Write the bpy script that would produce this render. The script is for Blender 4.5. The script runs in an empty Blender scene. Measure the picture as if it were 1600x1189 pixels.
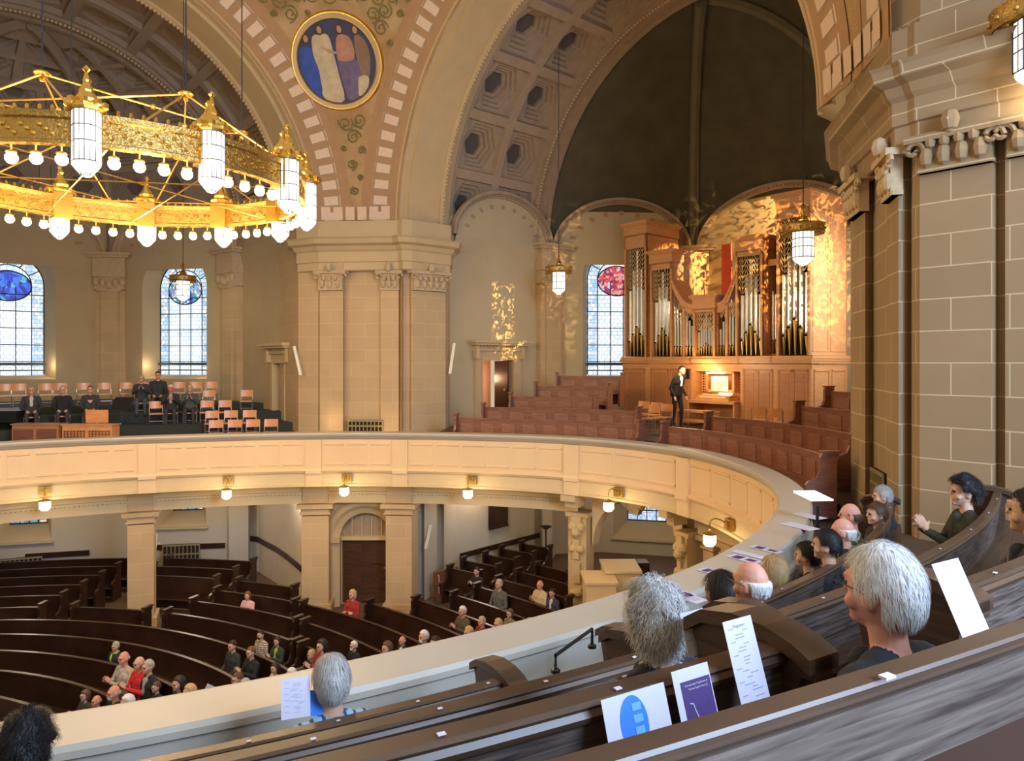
import bpy, bmesh, math, random
import numpy as np
from mathutils import Vector, Matrix, Euler
random.seed(7)
scene = bpy.context.scene
F, YH = 1130.0, 567.0          # focal length in pixels and horizon row of the photograph
# ---------------------------------------------------------------- camera
cam_data = bpy.data.cameras.new('camera'); cam = bpy.data.objects.new('camera', cam_data)
scene.collection.objects.link(cam); scene.camera = cam
cam.location = (0, 0, 0); cam.rotation_euler = (math.radians(90), 0, 0)
cam_data.sensor_fit = 'HORIZONTAL'; cam_data.sensor_width = 36; cam_data.lens = 36*F/1600
cam_data.shift_y = (YH-594.5)/1600; cam_data.clip_start = 0.05; cam_data.clip_end = 200
# ---------------------------------------------------------------- world and exposure
world = bpy.data.worlds.new('world'); scene.world = world; world.use_nodes = True
bg = world.node_tree.nodes['Background']; bg.inputs[0].default_value = (1.0, 0.80, 0.53, 1); bg.inputs[1].default_value = 0.42
scene.view_settings.view_transform = 'Standard'; scene.view_settings.look = 'None'
scene.view_settings.gamma = 1; scene.view_settings.exposure = 0.55; scene.view_settings.use_curve_mapping = False
# ---------------------------------------------------------------- plan constants
def V2(x, y): return np.array([x, y], float)
TH = math.radians(40.9)
N = V2(math.cos(TH), math.sin(TH)); DD = V2(N[1], -N[0])     # towards the organ arm / towards the photographer's arm
C = V2(-6.0, 12.5); AA, SS, ZS = 9.18, 7.06, 4.6             # crossing centre, plane distance, half span, springing height
MA = C+AA*N; MB_ = C-AA*DD; RS = math.hypot(AA, SS)
ZG = -7.4                                                      # ground floor
RAILZ = -1.98
def at(px, D): return V2((px-800)/F*D, D)
def zy(y, D): return (YH-y)/F*D
def area(name, loc, target, size, energy, color, sy=None, spread=None):
    l = bpy.data.lights.new(name, 'AREA'); l.energy = energy; l.color = color; l.size = size
    if sy: l.shape = 'RECTANGLE'; l.size_y = sy
    if spread: l.spread = math.radians(spread)
    o = bpy.data.objects.new(name, l); scene.collection.objects.link(o); o.location = loc
    o.rotation_euler = (Vector(target)-Vector(loc)).to_track_quat('-Z', 'Y').to_euler(); return o
def point(name, loc, energy, color=(1, .72, .38), r=.1):
    l = bpy.data.lights.new(name, 'POINT'); l.energy = energy; l.color = color; l.shadow_soft_size = r
    o = bpy.data.objects.new(name, l); scene.collection.objects.link(o); o.location = loc; return o
def spot(name, loc, target, energy, color, angle, blend=.5, r=.05):
    l = bpy.data.lights.new(name, 'SPOT'); l.energy = energy; l.color = color; l.spot_size = math.radians(angle); l.spot_blend = blend; l.shadow_soft_size = r
    o = bpy.data.objects.new(name, l); scene.collection.objects.link(o); o.location = loc
    o.rotation_euler = (Vector(target)-Vector(loc)).to_track_quat('-Z', 'Y').to_euler(); return o
# daylight through the tall window of the photographer's own arm, behind the camera
_w = C+20.2*DD
area('daylight_window_behind', (_w[0], _w[1], 3.2), (-1, 5, -2), 4.5, 2100, (.50, .70, 1.0), 6)
# chandelier glow (its bulbs are small, this lamp stands among them)
CHC = V2(-6.6, 12.7); CHR = 3.0; CHZ = 2.95
for k in range(6):
    a = k*math.pi/3
    point('chandelier_lamp', (CHC[0]+CHR*math.cos(a)*.97, CHC[1]+CHR*math.sin(a)*.97, CHZ-.45), 230, (1, .66, .32), .25)
# low sun through the coloured windows of the organ arm (patchy golden light)
def sun_patch(name, loc, target, energy, angle, scale, thr, sq=1.0, half=None):
    o = spot(name, loc, target, energy, (1, .62, .22), angle, .25, .01)
    l = o.data; l.use_nodes = True; nt = l.node_tree; em = nt.nodes['Emission']
    tc = nt.nodes.new('ShaderNodeTexCoord'); mp = nt.nodes.new('ShaderNodeMapping'); mp.inputs['Scale'].default_value = (scale, scale*sq, scale)
    no = nt.nodes.new('ShaderNodeTexNoise'); no.inputs['Scale'].default_value = 1; no.inputs['Detail'].default_value = 3; no.inputs['Distortion'].default_value = 1.2
    mr = nt.nodes.new('ShaderNodeMapRange'); mr.inputs[1].default_value = thr; mr.inputs[2].default_value = thr+.14; mr.inputs[3].default_value = 0; mr.inputs[4].default_value = 1
    nt.links.new(tc.outputs['Normal'], mp.inputs[0]); nt.links.new(mp.outputs[0], no.inputs['Vector']); nt.links.new(no.outputs[0], mr.inputs[0]); out = mr.outputs[0]
    if half:      # the tall narrow outline of the window the sun comes through
        sx = nt.nodes.new('ShaderNodeSeparateXYZ'); nt.links.new(tc.outputs['Normal'], sx.inputs[0])
        ab = nt.nodes.new('ShaderNodeMath'); ab.operation = 'ABSOLUTE'; nt.links.new(sx.outputs[0], ab.inputs[0])
        lt = nt.nodes.new('ShaderNodeMapRange'); lt.inputs[1].default_value = half; lt.inputs[2].default_value = half*.8; lt.inputs[3].default_value = 0; lt.inputs[4].default_value = 1; nt.links.new(ab.outputs[0], lt.inputs[0])
        mu = nt.nodes.new('ShaderNodeMath'); mu.operation = 'MULTIPLY'; nt.links.new(out, mu.inputs[0]); nt.links.new(lt.outputs[0], mu.inputs[1]); out = mu.outputs[0]
    nt.links.new(out, em.inputs['Strength'])
    return o
def armA(t, e): return MA+t*N+e*DD
def armB(t, e): return MB_-t*DD+e*N
_s = armA(8.5, 6.0)
_t = at(797, 26.6)
sun_patch('sun_through_window', (_s[0], _s[1], 2.2), (_t[0], _t[1], 1.3), 14000, 15, 90, .52, .8, .042)
_t = armA(9.2, -3)
sun_patch('sun_on_organ', (_s[0], _s[1]-.2, 3.6), (_t[0], _t[1], 3.4), 2600, 34, 34, .50)
_t = armA(9.0, 2.8); _s2 = armA(4.5, 6.8)
sun_patch('sun_on_organ_side', (_s2[0], _s2[1], 2.6), (_t[0], _t[1], 3.0), 3800, 44, 26, .50)
_t = armA(9.2, -5.9); _s2 = armA(10.9, 1.2)
sun_patch('sun_on_window_reveal', (_s2[0], _s2[1], 4.6), (_t[0], _t[1], 1.8), 2200, 42, 14, .42)
_t = armA(11.9, -.9); _s2 = armA(9.6, 1.6)
sun_patch('sun_on_end_window', (_s2[0], _s2[1], 5.4), (_t[0], _t[1], 4.5), 500, 60, 14, .38)
# console lamps of the organ
_c = armA(7.7, -.75); point('console_lamp', (_c[0], _c[1], -.2), 26, (1, .62, .25), .05)
_c = armA(6.6, -.2); point('organ_work_lamp', (_c[0]-.4, _c[1]-.4, -.1), 60, (1, .72, .42), .3)
# fill lamps added under the gallery ceiling to brighten the aisle walls
for _px, _D, _e in ((40, 22.5, 60), (300, 23.2, 60), (440, 21.8, 30), (760, 24.2, 55), (1000, 24.5, 70)):
    _c = at(_px, _D); point('under_gallery_fill', (_c[0], _c[1], -4.1), _e, (1, .84, .66), .3)
# up-lights on the pier
_c = at(513, 23.1); point('pier_uplight', (_c[0], _c[1], -1.9), 6, (1, .68, .35), .3)
_c = at(598, 22.9); point('pier_uplight', (_c[0], _c[1], -2.1), 5, (1, .68, .35), .3)
# ---------------------------------------------------------------- materials
MATS = {}
def nodes_of(m): return m.node_tree.nodes, m.node_tree.links
def mat(name, col, rough=.6, metal=0, var=.12, vscale=3.0, bump=0, bscale=30, coat=0, emit=None, estr=0, spec=.5, alpha=1):
    if name in MATS: return MATS[name]
    m = bpy.data.materials.new(name); m.use_nodes = True; n, l = nodes_of(m); b = n['Principled BSDF']
    b.inputs['Roughness'].default_value = rough; b.inputs['Metallic'].default_value = metal; b.inputs['Specular IOR Level'].default_value = spec
    if coat: b.inputs['Coat Weight'].default_value = coat; b.inputs['Coat Roughness'].default_value = .25
    tc = n.new('ShaderNodeTexCoord'); no = n.new('ShaderNodeTexNoise'); no.inputs['Scale'].default_value = vscale; no.inputs['Detail'].default_value = 5
    l.new(tc.outputs['Object'], no.inputs['Vector'])
    mx = n.new('ShaderNodeMix'); mx.data_type = 'RGBA'
    mx.inputs[6].default_value = (*[max(0, c*(1-var)) for c in col], 1); mx.inputs[7].default_value = (*[min(1, c*(1+var)) for c in col], 1)
    l.new(no.outputs[0], mx.inputs[0]); l.new(mx.outputs[2], b.inputs['Base Color'])
    if bump:
        n2 = n.new('ShaderNodeTexNoise'); n2.inputs['Scale'].default_value = bscale; l.new(tc.outputs['Object'], n2.inputs['Vector'])
        bp = n.new('ShaderNodeBump'); bp.inputs['Strength'].default_value = bump; bp.inputs['Distance'].default_value = .02
        l.new(n2.outputs[0], bp.inputs['Height']); l.new(bp.outputs[0], b.inputs['Normal'])
    if emit: b.inputs['Emission Color'].default_value = (*emit, 1); b.inputs['Emission Strength'].default_value = estr
    MATS[name] = m; return m
def wood(name, c1, c2, rough=.4, scale=(1, 1, 14), coat=.3, uv=True):
    if name in MATS: return MATS[name]
    m = bpy.data.materials.new(name); m.use_nodes = True; n, l = nodes_of(m); b = n['Principled BSDF']
    tc = n.new('ShaderNodeTexCoord'); mp = n.new('ShaderNodeMapping'); mp.inputs['Scale'].default_value = scale
    l.new(tc.outputs['UV' if uv else 'Object'], mp.inputs[0])
    no = n.new('ShaderNodeTexNoise'); no.inputs['Scale'].default_value = 3; no.inputs['Detail'].default_value = 6; no.inputs['Distortion'].default_value = .8
    l.new(mp.outputs[0], no.inputs['Vector'])
    cr = n.new('ShaderNodeValToRGB'); cr.color_ramp.elements[0].color = (*c1, 1); cr.color_ramp.elements[1].color = (*c2, 1)
    cr.color_ramp.elements[0].position = .3; cr.color_ramp.elements[1].position = .7
    l.new(no.outputs[0], cr.inputs[0]); l.new(cr.outputs[0], b.inputs['Base Color'])
    b.inputs['Roughness'].default_value = rough; b.inputs['Coat Weight'].default_value = coat; b.inputs['Coat Roughness'].default_value = .3
    MATS[name] = m; return m
def ashlar(name, col, mort, bw=.93, rh=.43, ms=.008, var=.1, bevel=.3):
    if name in MATS: return MATS[name]
    m = bpy.data.materials.new(name); m.use_nodes = True; n, l = nodes_of(m); b = n['Principled BSDF']; b.inputs['Roughness'].default_value = .75
    uv = n.new('ShaderNodeTexCoord'); br = n.new('ShaderNodeTexBrick'); l.new(uv.outputs['UV'], br.inputs['Vector'])
    br.inputs['Scale'].default_value = 1; br.inputs['Brick Width'].default_value = bw; br.inputs['Row Height'].default_value = rh
    br.inputs['Mortar Size'].default_value = ms; br.inputs['Mortar Smooth'].default_value = .2; br.inputs['Bias'].default_value = 0
    br.inputs['Color1'].default_value = (*[c*(1-var) for c in col], 1); br.inputs['Color2'].default_value = (*[c*(1+var) for c in col], 1); br.inputs['Mortar'].default_value = (*mort, 1)
    no = n.new('ShaderNodeTexNoise'); no.inputs['Scale'].default_value = 1.3; no.inputs['Detail'].default_value = 6; l.new(uv.outputs['Object'], no.inputs['Vector'])
    mr = n.new('ShaderNodeMapRange'); mr.inputs[3].default_value = .86; mr.inputs[4].default_value = 1.12; l.new(no.outputs[0], mr.inputs[0])
    mx = n.new('ShaderNodeMix'); mx.data_type = 'RGBA'; mx.blend_type = 'MULTIPLY'; mx.inputs[0].default_value = 1
    l.new(br.outputs[0], mx.inputs[6]); l.new(mr.outputs[0], mx.inputs[7]); l.new(mx.outputs[2], b.inputs['Base Color'])
    MATS[name] = m; return m
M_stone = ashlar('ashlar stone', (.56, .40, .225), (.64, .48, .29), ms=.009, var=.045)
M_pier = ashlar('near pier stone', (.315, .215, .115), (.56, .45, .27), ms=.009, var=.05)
M_plain = mat('smooth stone', (.60, .45, .25), .75, var=.1, vscale=2, bump=.15, bscale=25)
M_plaster = mat('plaster wall', (.55, .45, .28), .85, var=.08, vscale=1.5)
M_gplaster = mat('ground floor plaster', (.50, .45, .37), .85, var=.06)
M_carved = mat('carved stone', (.55, .41, .25), .8, var=.25, vscale=9, bump=.6, bscale=14)
M_cream = mat('painted balcony cream', (.83, .60, .35), .5, var=.05, vscale=2)
M_ledge = mat('painted ledge cream', (.50, .45, .37), .45, var=.05, vscale=3)
M_beam = mat('painted beam', (.70, .54, .31), .6, var=.07)
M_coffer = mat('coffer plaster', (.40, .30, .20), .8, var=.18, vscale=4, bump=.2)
M_cofferin = mat('dark coffer recess', (.12, .10, .085), .85, var=.2, vscale=5)  # innermost coffer faces, darker than the coffer plaster
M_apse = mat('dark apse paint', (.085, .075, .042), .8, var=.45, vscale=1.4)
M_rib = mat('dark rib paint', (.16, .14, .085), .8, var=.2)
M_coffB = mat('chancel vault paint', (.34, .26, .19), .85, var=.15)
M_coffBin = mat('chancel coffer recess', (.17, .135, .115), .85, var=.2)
M_tile = mat('pink mosaic tile', (.80, .60, .44), .5, var=.15, vscale=14)
M_band = mat('ochre band', (.46, .27, .13), .7, var=.15)
M_gold = mat('gold metal', (.85, .56, .14), .32, 1, var=.15, vscale=20)
M_golddark = mat('aged gold', (.55, .36, .11), .42, 1, var=.3, vscale=14, bump=.8, bscale=30)
M_bulb = mat('lit bulb', (1, .9, .7), .4, emit=(1, .82, .52), estr=9)
M_lglass = mat('lit lantern glass', (1, .97, .9), .4, emit=(1, .95, .88), estr=.95)
M_lead = mat('lead bars', (.03, .035, .05), .5)
M_black = mat('black lacquer', (.012, .012, .014), .35)
M_blackcloth = mat('black draped stage', (.035, .042, .038), .85)
M_pewg = wood('dark pew wood', (.020, .007, .004), (.048, .018, .009), .38, (.6, .6, 9))
M_pewa = wood('red brown pew wood', (.17, .062, .036), (.29, .115, .068), .4, (.8, 6, 9))
M_pewa2 = wood('red brown pew panel', (.21, .085, .05), (.36, .155, .095), .4, (.8, 6, 9))
M_pewn = wood('near pew wood', (.030, .019, .014), (.165, .125, .105), .42, (1.3, 26, 16), coat=.25)
M_pewcap = wood('near pew cap wood', (.045, .024, .014), (.11, .06, .034), .42, (.7, 14, 12), coat=.25)
M_oak = wood('organ oak', (.62, .30, .125), (.72, .39, .185), .45, (1, 1, 6), uv=False)
M_oakl = wood('organ oak side', (.72, .52, .32), (.82, .62, .42), .4, (1, 1, 5), uv=False)
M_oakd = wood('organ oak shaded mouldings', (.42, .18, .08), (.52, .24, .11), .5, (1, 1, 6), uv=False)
M_chair = wood('chair beech', (.66, .27, .10), (.80, .38, .16), .35, (1, 1, 4), uv=False)
M_tin = mat('polished tin pipe', (.82, .82, .82), .22, 1, var=.05)
M_pipefoot = mat('dark gilt pipe foot', (.50, .36, .14), .35, 1, var=.1)
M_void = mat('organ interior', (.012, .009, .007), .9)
M_steel = mat('steel tube', (.6, .6, .6), .3, 1)
M_white = mat('white loudspeaker', (.85, .80, .68), .5, var=.03)
M_paper = mat('white paper', (.66, .64, .76), .7, var=.02)
M_ink = mat('grey print', (.30, .30, .40), .8)
M_purple = mat('purple print', (.075, .035, .17), .5, var=.2, vscale=40)
M_blue = mat('bright blue print', (.04, .22, .80), .5, var=.15, vscale=40)
M_door = wood('dark door wood', (.045, .018, .010), (.10, .042, .02), .4, (1, 1, 8), uv=False)
M_dark = mat('dark opening', (.02, .016, .012), .9)
M_red = mat('red cloth panel', (.75, .10, .03), .7)
M_carpet = mat('gallery floor', (.10, .06, .04), .8)
M_gfloor = mat('stone floor tiles', (.13, .08, .055), .5)
M_iron = mat('grille brass', (.45, .36, .18), .5, .6)
def pend_mat():
    m = bpy.data.materials.new('pendentive mosaic'); m.use_nodes = True; n, l = nodes_of(m); b = n['Principled BSDF']; b.inputs['Roughness'].default_value = .6
    tc = n.new('ShaderNodeTexCoord'); no = n.new('ShaderNodeTexNoise'); no.inputs['Scale'].default_value = .9; no.inputs['Detail'].default_value = 6
    l.new(tc.outputs['Object'], no.inputs['Vector'])
    cr = n.new('ShaderNodeValToRGB'); cr.color_ramp.elements[0].color = (.42, .24, .10, 1); cr.color_ramp.elements[1].color = (.62, .42, .19, 1)
    cr.color_ramp.elements[0].position = .35; cr.color_ramp.elements[1].position = .65
    l.new(no.outputs[0], cr.inputs[0]); vo = n.new('ShaderNodeTexVoronoi'); vo.inputs['Scale'].default_value = 26; l.new(tc.outputs['Object'], vo.inputs['Vector'])
    mr = n.new('ShaderNodeMapRange'); mr.inputs[1].default_value = 0; mr.inputs[2].default_value = .6; mr.inputs[3].default_value = 1.12; mr.inputs[4].default_value = .86; l.new(vo.outputs[0], mr.inputs[0])
    mx = n.new('ShaderNodeMix'); mx.data_type = 'RGBA'; mx.blend_type = 'MULTIPLY'; mx.inputs[0].default_value = 1
    l.new(cr.outputs[0], mx.inputs[6]); l.new(mr.outputs[0], mx.inputs[7]); l.new(mx.outputs[2], b.inputs['Base Color']); return m
M_pend = pend_mat()
M_scroll = mat('olive scroll mosaic', (.24, .19, .06), .6, var=.2, vscale=20)
def glass_mat(name, tint, strength, lead=.55):
    m = bpy.data.materials.new(name); m.use_nodes = True; n, l = nodes_of(m); b = n['Principled BSDF']
    tc = n.new('ShaderNodeTexCoord'); br = n.new('ShaderNodeTexBrick'); l.new(tc.outputs['UV'], br.inputs['Vector'])
    br.inputs['Scale'].default_value = 1; br.inputs['Brick Width'].default_value = .21; br.inputs['Row Height'].default_value = .16; br.inputs['Mortar Size'].default_value = .007
    br.inputs['Color1'].default_value = (*tint, 1); br.inputs['Color2'].default_value = (.93, .97, 1, 1); br.inputs['Mortar'].default_value = (.12, .16, .28, 1)
    vo = n.new('ShaderNodeTexVoronoi'); vo.feature = 'DISTANCE_TO_EDGE'; vo.inputs['Scale'].default_value = 9; l.new(tc.outputs['UV'], vo.inputs['Vector'])
    mr = n.new('ShaderNodeMapRange'); mr.inputs[1].default_value = 0; mr.inputs[2].default_value = .05; mr.inputs[3].default_value = lead; mr.inputs[4].default_value = 1; l.new(vo.outputs[0], mr.inputs[0])
    mx = n.new('ShaderNodeMix'); mx.data_type = 'RGBA'; mx.blend_type = 'MULTIPLY'; mx.inputs[0].default_value = 1
    l.new(br.outputs[0], mx.inputs[6]); l.new(mr.outputs[0], mx.inputs[7]); l.new(mx.outputs[2], b.inputs['Emission Color'])
    b.inputs['Emission Strength'].default_value = strength; b.inputs['Base Color'].default_value = (.1, .12, .15, 1); b.inputs['Roughness'].default_value = .2; return m
M_glass = glass_mat('leaded clear glass', (.58, .80, 1.0), 1.0)
M_glassb = glass_mat('leaded border glass', (.36, .62, .92), .8, .35)
def colglass(name, cols, strength=.8, scale=5):
    m = bpy.data.materials.new(name); m.use_nodes = True; n, l = nodes_of(m); b = n['Principled BSDF']
    tc = n.new('ShaderNodeTexCoord'); vo = n.new('ShaderNodeTexVoronoi'); vo.inputs['Scale'].default_value = scale; l.new(tc.outputs['UV'], vo.inputs['Vector'])
    cr = n.new('ShaderNodeValToRGB'); cr.color_ramp.interpolation = 'CONSTANT'
    els = cr.color_ramp.elements
    for i, c in enumerate(cols):
        e = els[i] if i < 2 else els.new(i/len(cols))
        e.position = i/len(cols); e.color = (*c, 1)
    sp = n.new('ShaderNodeSeparateColor'); l.new(vo.outputs['Color'], sp.inputs[0]); l.new(sp.outputs[0], cr.inputs[0])
    v2 = n.new('ShaderNodeTexVoronoi'); v2.feature = 'DISTANCE_TO_EDGE'; v2.inputs['Scale'].default_value = scale; l.new(tc.outputs['UV'], v2.inputs['Vector'])
    mr = n.new('ShaderNodeMapRange'); mr.inputs[2].default_value = .04; mr.inputs[3].default_value = .03; mr.inputs[4].default_value = 1; l.new(v2.outputs[0], mr.inputs[0])
    mx = n.new('ShaderNodeMix'); mx.data_type = 'RGBA'; mx.blend_type = 'MULTIPLY'; mx.inputs[0].default_value = 1
    l.new(cr.outputs[0], mx.inputs[6]); l.new(mr.outputs[0], mx.inputs[7]); l.new(mx.outputs[2], b.inputs['Emission Color'])
    b.inputs['Emission Strength'].default_value = strength; b.inputs['Base Color'].default_value = (.05, .05, .08, 1); return m
M_cblue = colglass('blue medallion glass', [(.03, .08, .55), (.05, .2, .9), (.02, .03, .35), (.1, .45, .7), (.04, .12, .8)])
M_cmix = colglass('mixed medallion glass', [(.25, .5, .7), (.7, .85, .95), (.05, .2, .5), (.8, .6, .5), (.1, .35, .45), (.3, .3, .6)], .8, 8)
M_cred = colglass('red medallion glass', [(.7, .08, .08), (.8, .3, .3), (.3, .04, .1), (.6, .5, .6)], .8, 8)
# ---------------------------------------------------------------- mesh helpers
class MB:
    def __init__(s): s.v = []; s.f = []; s.m = []; s.uv = []; s.has_uv = False
    def add(s, verts, faces, mi=0, uvs=None):
        o = len(s.v); s.v += [tuple(map(float, p)) for p in verts]
        s.f += [tuple(i+o for i in f) for f in faces]; s.m += [mi]*len(faces)
        if uvs is None: s.uv += [(p[0]+p[1], p[2]) for p in verts]
        else: s.uv += list(uvs)
    def quad(s, a, b, c, d, mi=0, uvs=None): s.add([a, b, c, d], [(0, 1, 2, 3)], mi, uvs)
    def box(s, c, size, rz=0, mi=0, ax=None):
        """box centred on c; ax: optional 2D unit tangent for local x"""
        hx, hy, hz = size[0]/2, size[1]/2, size[2]/2
        if ax is not None: ux, uy = ax[0], ax[1]
        else: ux, uy = math.cos(rz), math.sin(rz)
        vs = []
        for z in (-hz, hz):
            for x, y in ((-hx, -hy), (hx, -hy), (hx, hy), (-hx, hy)):
                vs.append((c[0]+x*ux-y*uy, c[1]+x*uy+y*ux, c[2]+z))
        s.add(vs, [(0, 3, 2, 1), (4, 5, 6, 7), (0, 1, 5, 4), (1, 2, 6, 5), (2, 3, 7, 6), (3, 0, 4, 7)], mi)
    def tube(s, pts, r, n=8, mi=0, cap=True):
        pts = [Vector(p) for p in pts]; rs = r if isinstance(r, (list, tuple)) else [r]*len(pts)
        vs = []; up = Vector((0, 0, 1))
        for i, p in enumerate(pts):
            d = (pts[min(i+1, len(pts)-1)]-pts[max(i-1, 0)])
            d = d.normalized() if d.length > 1e-9 else up
            a = d.cross(up)
            if a.length < 1e-3: a = d.cross(Vector((1, 0, 0)))
            a.normalize(); b = d.cross(a)
            for k in range(n):
                t = 2*math.pi*k/n; vs.append(p+(a*math.cos(t)+b*math.sin(t))*rs[i])
        fs = [(i*n+k, i*n+(k+1) % n, (i+1)*n+(k+1) % n, (i+1)*n+k) for i in range(len(pts)-1) for k in range(n)]
        if cap: fs += [tuple(range(n-1, -1, -1)), tuple((len(pts)-1)*n+k for k in range(n))]
        s.add(vs, fs, mi)
    def lathe(s, c, prof, n=16, mi=0, a0=0):
        vs = [(c[0]+r*math.cos(2*math.pi*k/n+a0), c[1]+r*math.sin(2*math.pi*k/n+a0), c[2]+z) for r, z in prof for k in range(n)]
        fs = [(i*n+k, i*n+(k+1) % n, (i+1)*n+(k+1) % n, (i+1)*n+k) for i in range(len(prof)-1) for k in range(n)]
        s.add(vs, fs, mi)
    def ball(s, c, r, n=10, mi=0, sc=(1, 1, 1)):
        vs = []; m = n//2
        for i in range(m+1):
            a = math.pi*i/m
            for k in range(n):
                t = 2*math.pi*k/n; vs.append((c[0]+r*sc[0]*math.sin(a)*math.cos(t), c[1]+r*sc[1]*math.sin(a)*math.sin(t), c[2]+r*sc[2]*math.cos(a)))
        s.add(vs, [(i*n+k, (i+1)*n+k, (i+1)*n+(k+1) % n, i*n+(k+1) % n) for i in range(m) for k in range(n)], mi)
    def grid(s, fn, us, vs_, mi=0, uvf=None):
        P = [fn(u, v) for u in us for v in vs_]; nv = len(vs_)
        uv = [uvf(u, v) for u in us for v in vs_] if uvf else None
        s.add(P, [(i*nv+j, (i+1)*nv+j, (i+1)*nv+j+1, i*nv+j+1) for i in range(len(us)-1) for j in range(nv-1)], mi, uv)
    def obj(s, name, mats, parent=None, smooth=False, kind=None, loc=None, angle=None):
        me = bpy.data.meshes.new(name); vv = s.v
        if loc is not None: vv = [(p[0]-loc[0], p[1]-loc[1], p[2]-loc[2]) for p in vv]
        me.from_pydata(vv, [], s.f)
        if not isinstance(mats, (list, tuple)): mats = [mats]
        for m in mats: me.materials.append(m)
        if len(mats) > 1: me.polygons.foreach_set('material_index', s.m)
        ul = me.uv_layers.new(name='uv'); li = np.zeros(len(me.loops), dtype=np.int32); me.loops.foreach_get('vertex_index', li)
        ul.data.foreach_set('uv', np.array(s.uv, dtype=np.float32)[li].ravel())
        if smooth: me.polygons.foreach_set('use_smooth', [True]*len(me.polygons))
        me.update(); o = bpy.data.objects.new(name, me); scene.collection.objects.link(o)
        if loc is not None: o.location = loc
        if parent: o.parent = parent
        if kind: o['kind'] = kind
        return o
def empty(name, loc=(0, 0, 0), rz=0):
    o = bpy.data.objects.new(name, None); o.empty_display_size = .1; scene.collection.objects.link(o); o.location = loc; o.rotation_euler = (0, 0, rz); return o
def tag(o, label, cat, group=None):
    o['label'] = label; o['category'] = cat
    if group: o['group'] = group
    return o
def struct(mb, name, mats, smooth=False): return mb.obj(name, mats, smooth=smooth, kind='structure')
TRIM = [0]
def trim(mb, mats, smooth=False):
    TRIM[0] += 1; return struct(mb, 'trim_%d' % TRIM[0], mats, smooth)
def normals2(P, closed=False):
    P = np.array(P, float); n = len(P); out = []
    for i in range(n):
        if closed: a, b, c = P[i-1], P[i], P[(i+1) % n]
        else: a, b, c = P[max(i-1, 0)], P[i], P[min(i+1, n-1)]
        d1 = b-a; d2 = c-b
        if np.linalg.norm(d1) < 1e-9: d1 = d2
        if np.linalg.norm(d2) < 1e-9: d2 = d1
        d1 = d1/np.linalg.norm(d1); d2 = d2/np.linalg.norm(d2)
        n1 = V2(-d1[1], d1[0]); n2 = V2(-d2[1], d2[0]); m = n1+n2
        if np.linalg.norm(m) < .3: m = n1
        m = m/np.linalg.norm(m); k = 1/max(.6, float(m @ n1)); out.append(m*k)
    return P, np.array(out)
def sweep(mb, path, prof, mi=0, side=1, caps=False, closed_prof=False, mis=None):
    """sweep profile [(out,z)] along 2D path; out is along left normal * side"""
    P, Nn = normals2(path); L = np.r_[0, np.cumsum(np.linalg.norm(np.diff(P, axis=0), axis=1))]
    pl = [0]
    for a, b in zip(prof[:-1], prof[1:]): pl.append(pl[-1]+math.hypot(a[0]-b[0], a[1]-b[1]))
    k = len(prof)
    for j in range(k-1 if not closed_prof else k):
        a = prof[j]; b = prof[(j+1) % k]; vs = []; uv = []
        vert = abs(a[1]-b[1]) > 1e-6
        for i in range(len(P)):
            for q, pj in ((a, pl[j]), (b, pl[(j+1) % k] if j+1 < k else pl[j]+.1)):
                p = P[i]+Nn[i]*side*q[0]; vs.append((p[0], p[1], q[1])); uv.append((L[i], q[1] if vert else q[1]+(pj-pl[j])))
        mb.add(vs, [(2*i, 2*i+1, 2*i+3, 2*i+2) for i in range(len(P)-1)], mis[j] if mis else mi, uv)
    if caps:
        for i in (0, len(P)-1):
            mb.add([(*(P[i]+Nn[i]*side*q[0]), q[1]) for q in prof], [tuple(range(k))], mi)
def offset(path, o, side=1):
    P, Nn = normals2(path); return P+Nn*o*side
def resample(P, step):
    P = np.array(P, float); s = np.r_[0, np.cumsum(np.linalg.norm(np.diff(P, axis=0), axis=1))]
    n = max(2, int(round(s[-1]/step))+1); t = np.linspace(0, s[-1], n)
    return np.c_[np.interp(t, s, P[:, 0]), np.interp(t, s, P[:, 1])]
# ---------------------------------------------------------------- rail curve (gallery parapet), clockwise seen from above
def railpt(x, y): D = -RAILZ*F/(y-YH); return ((x-800)/F*D, D)
RC = [railpt(*p) for p in [(0, 690), (200, 682), (450, 675.5), (620, 675), (890, 681), (1070, 698), (1180, 728), (1240, 768), (1240, 797), (1203, 837), (1100, 897), (974, 939), (897, 961), (705, 1007), (420, 1076), (81, 1141)]]
RC = [(-15.3, 11.5), (-15.0, 15.2)]+RC+[(-4.5, 3.32), (-7.5, 3.3), (-11, 4.7)]
def smooth_path(P, step=.25, it=60):
    Q = resample(P, step)
    for _ in range(it): Q[1:-1] = Q[1:-1]*.5+(Q[:-2]+Q[2:])*.25
    return resample(Q, step)
RAIL = smooth_path(RC)
def hit(path, px, far=True):
    """points of a path seen at image column px: (index, D)"""
    u = (px-800)/F; g = path[:, 0]-u*path[:, 1]; out = []
    for i in range(len(path)-1):
        if g[i]*g[i+1] <= 0 and path[i, 1] > .2:
            t = g[i]/(g[i]-g[i+1]+1e-12); p = path[i]*(1-t)+path[i+1]*t; out.append((i+t, p))
    out.sort(key=lambda q: q[1][1], reverse=far); return out[0]
def sub(path, i0, i1):
    if i0 > i1: i0, i1 = i1, i0
    a, b = int(math.floor(i0)), int(math.floor(i1))
    f = lambda s: path[int(s)]*(1-(s-int(s)))+path[min(int(s)+1, len(path)-1)]*(s-int(s))
    return np.array([f(i0)]+[path[k] for k in range(a+1, b+1)]+[f(i1)])
def nearest(path, p): return int(np.argmin(np.hypot(path[:, 0]-p[0], path[:, 1]-p[1])))
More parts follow.
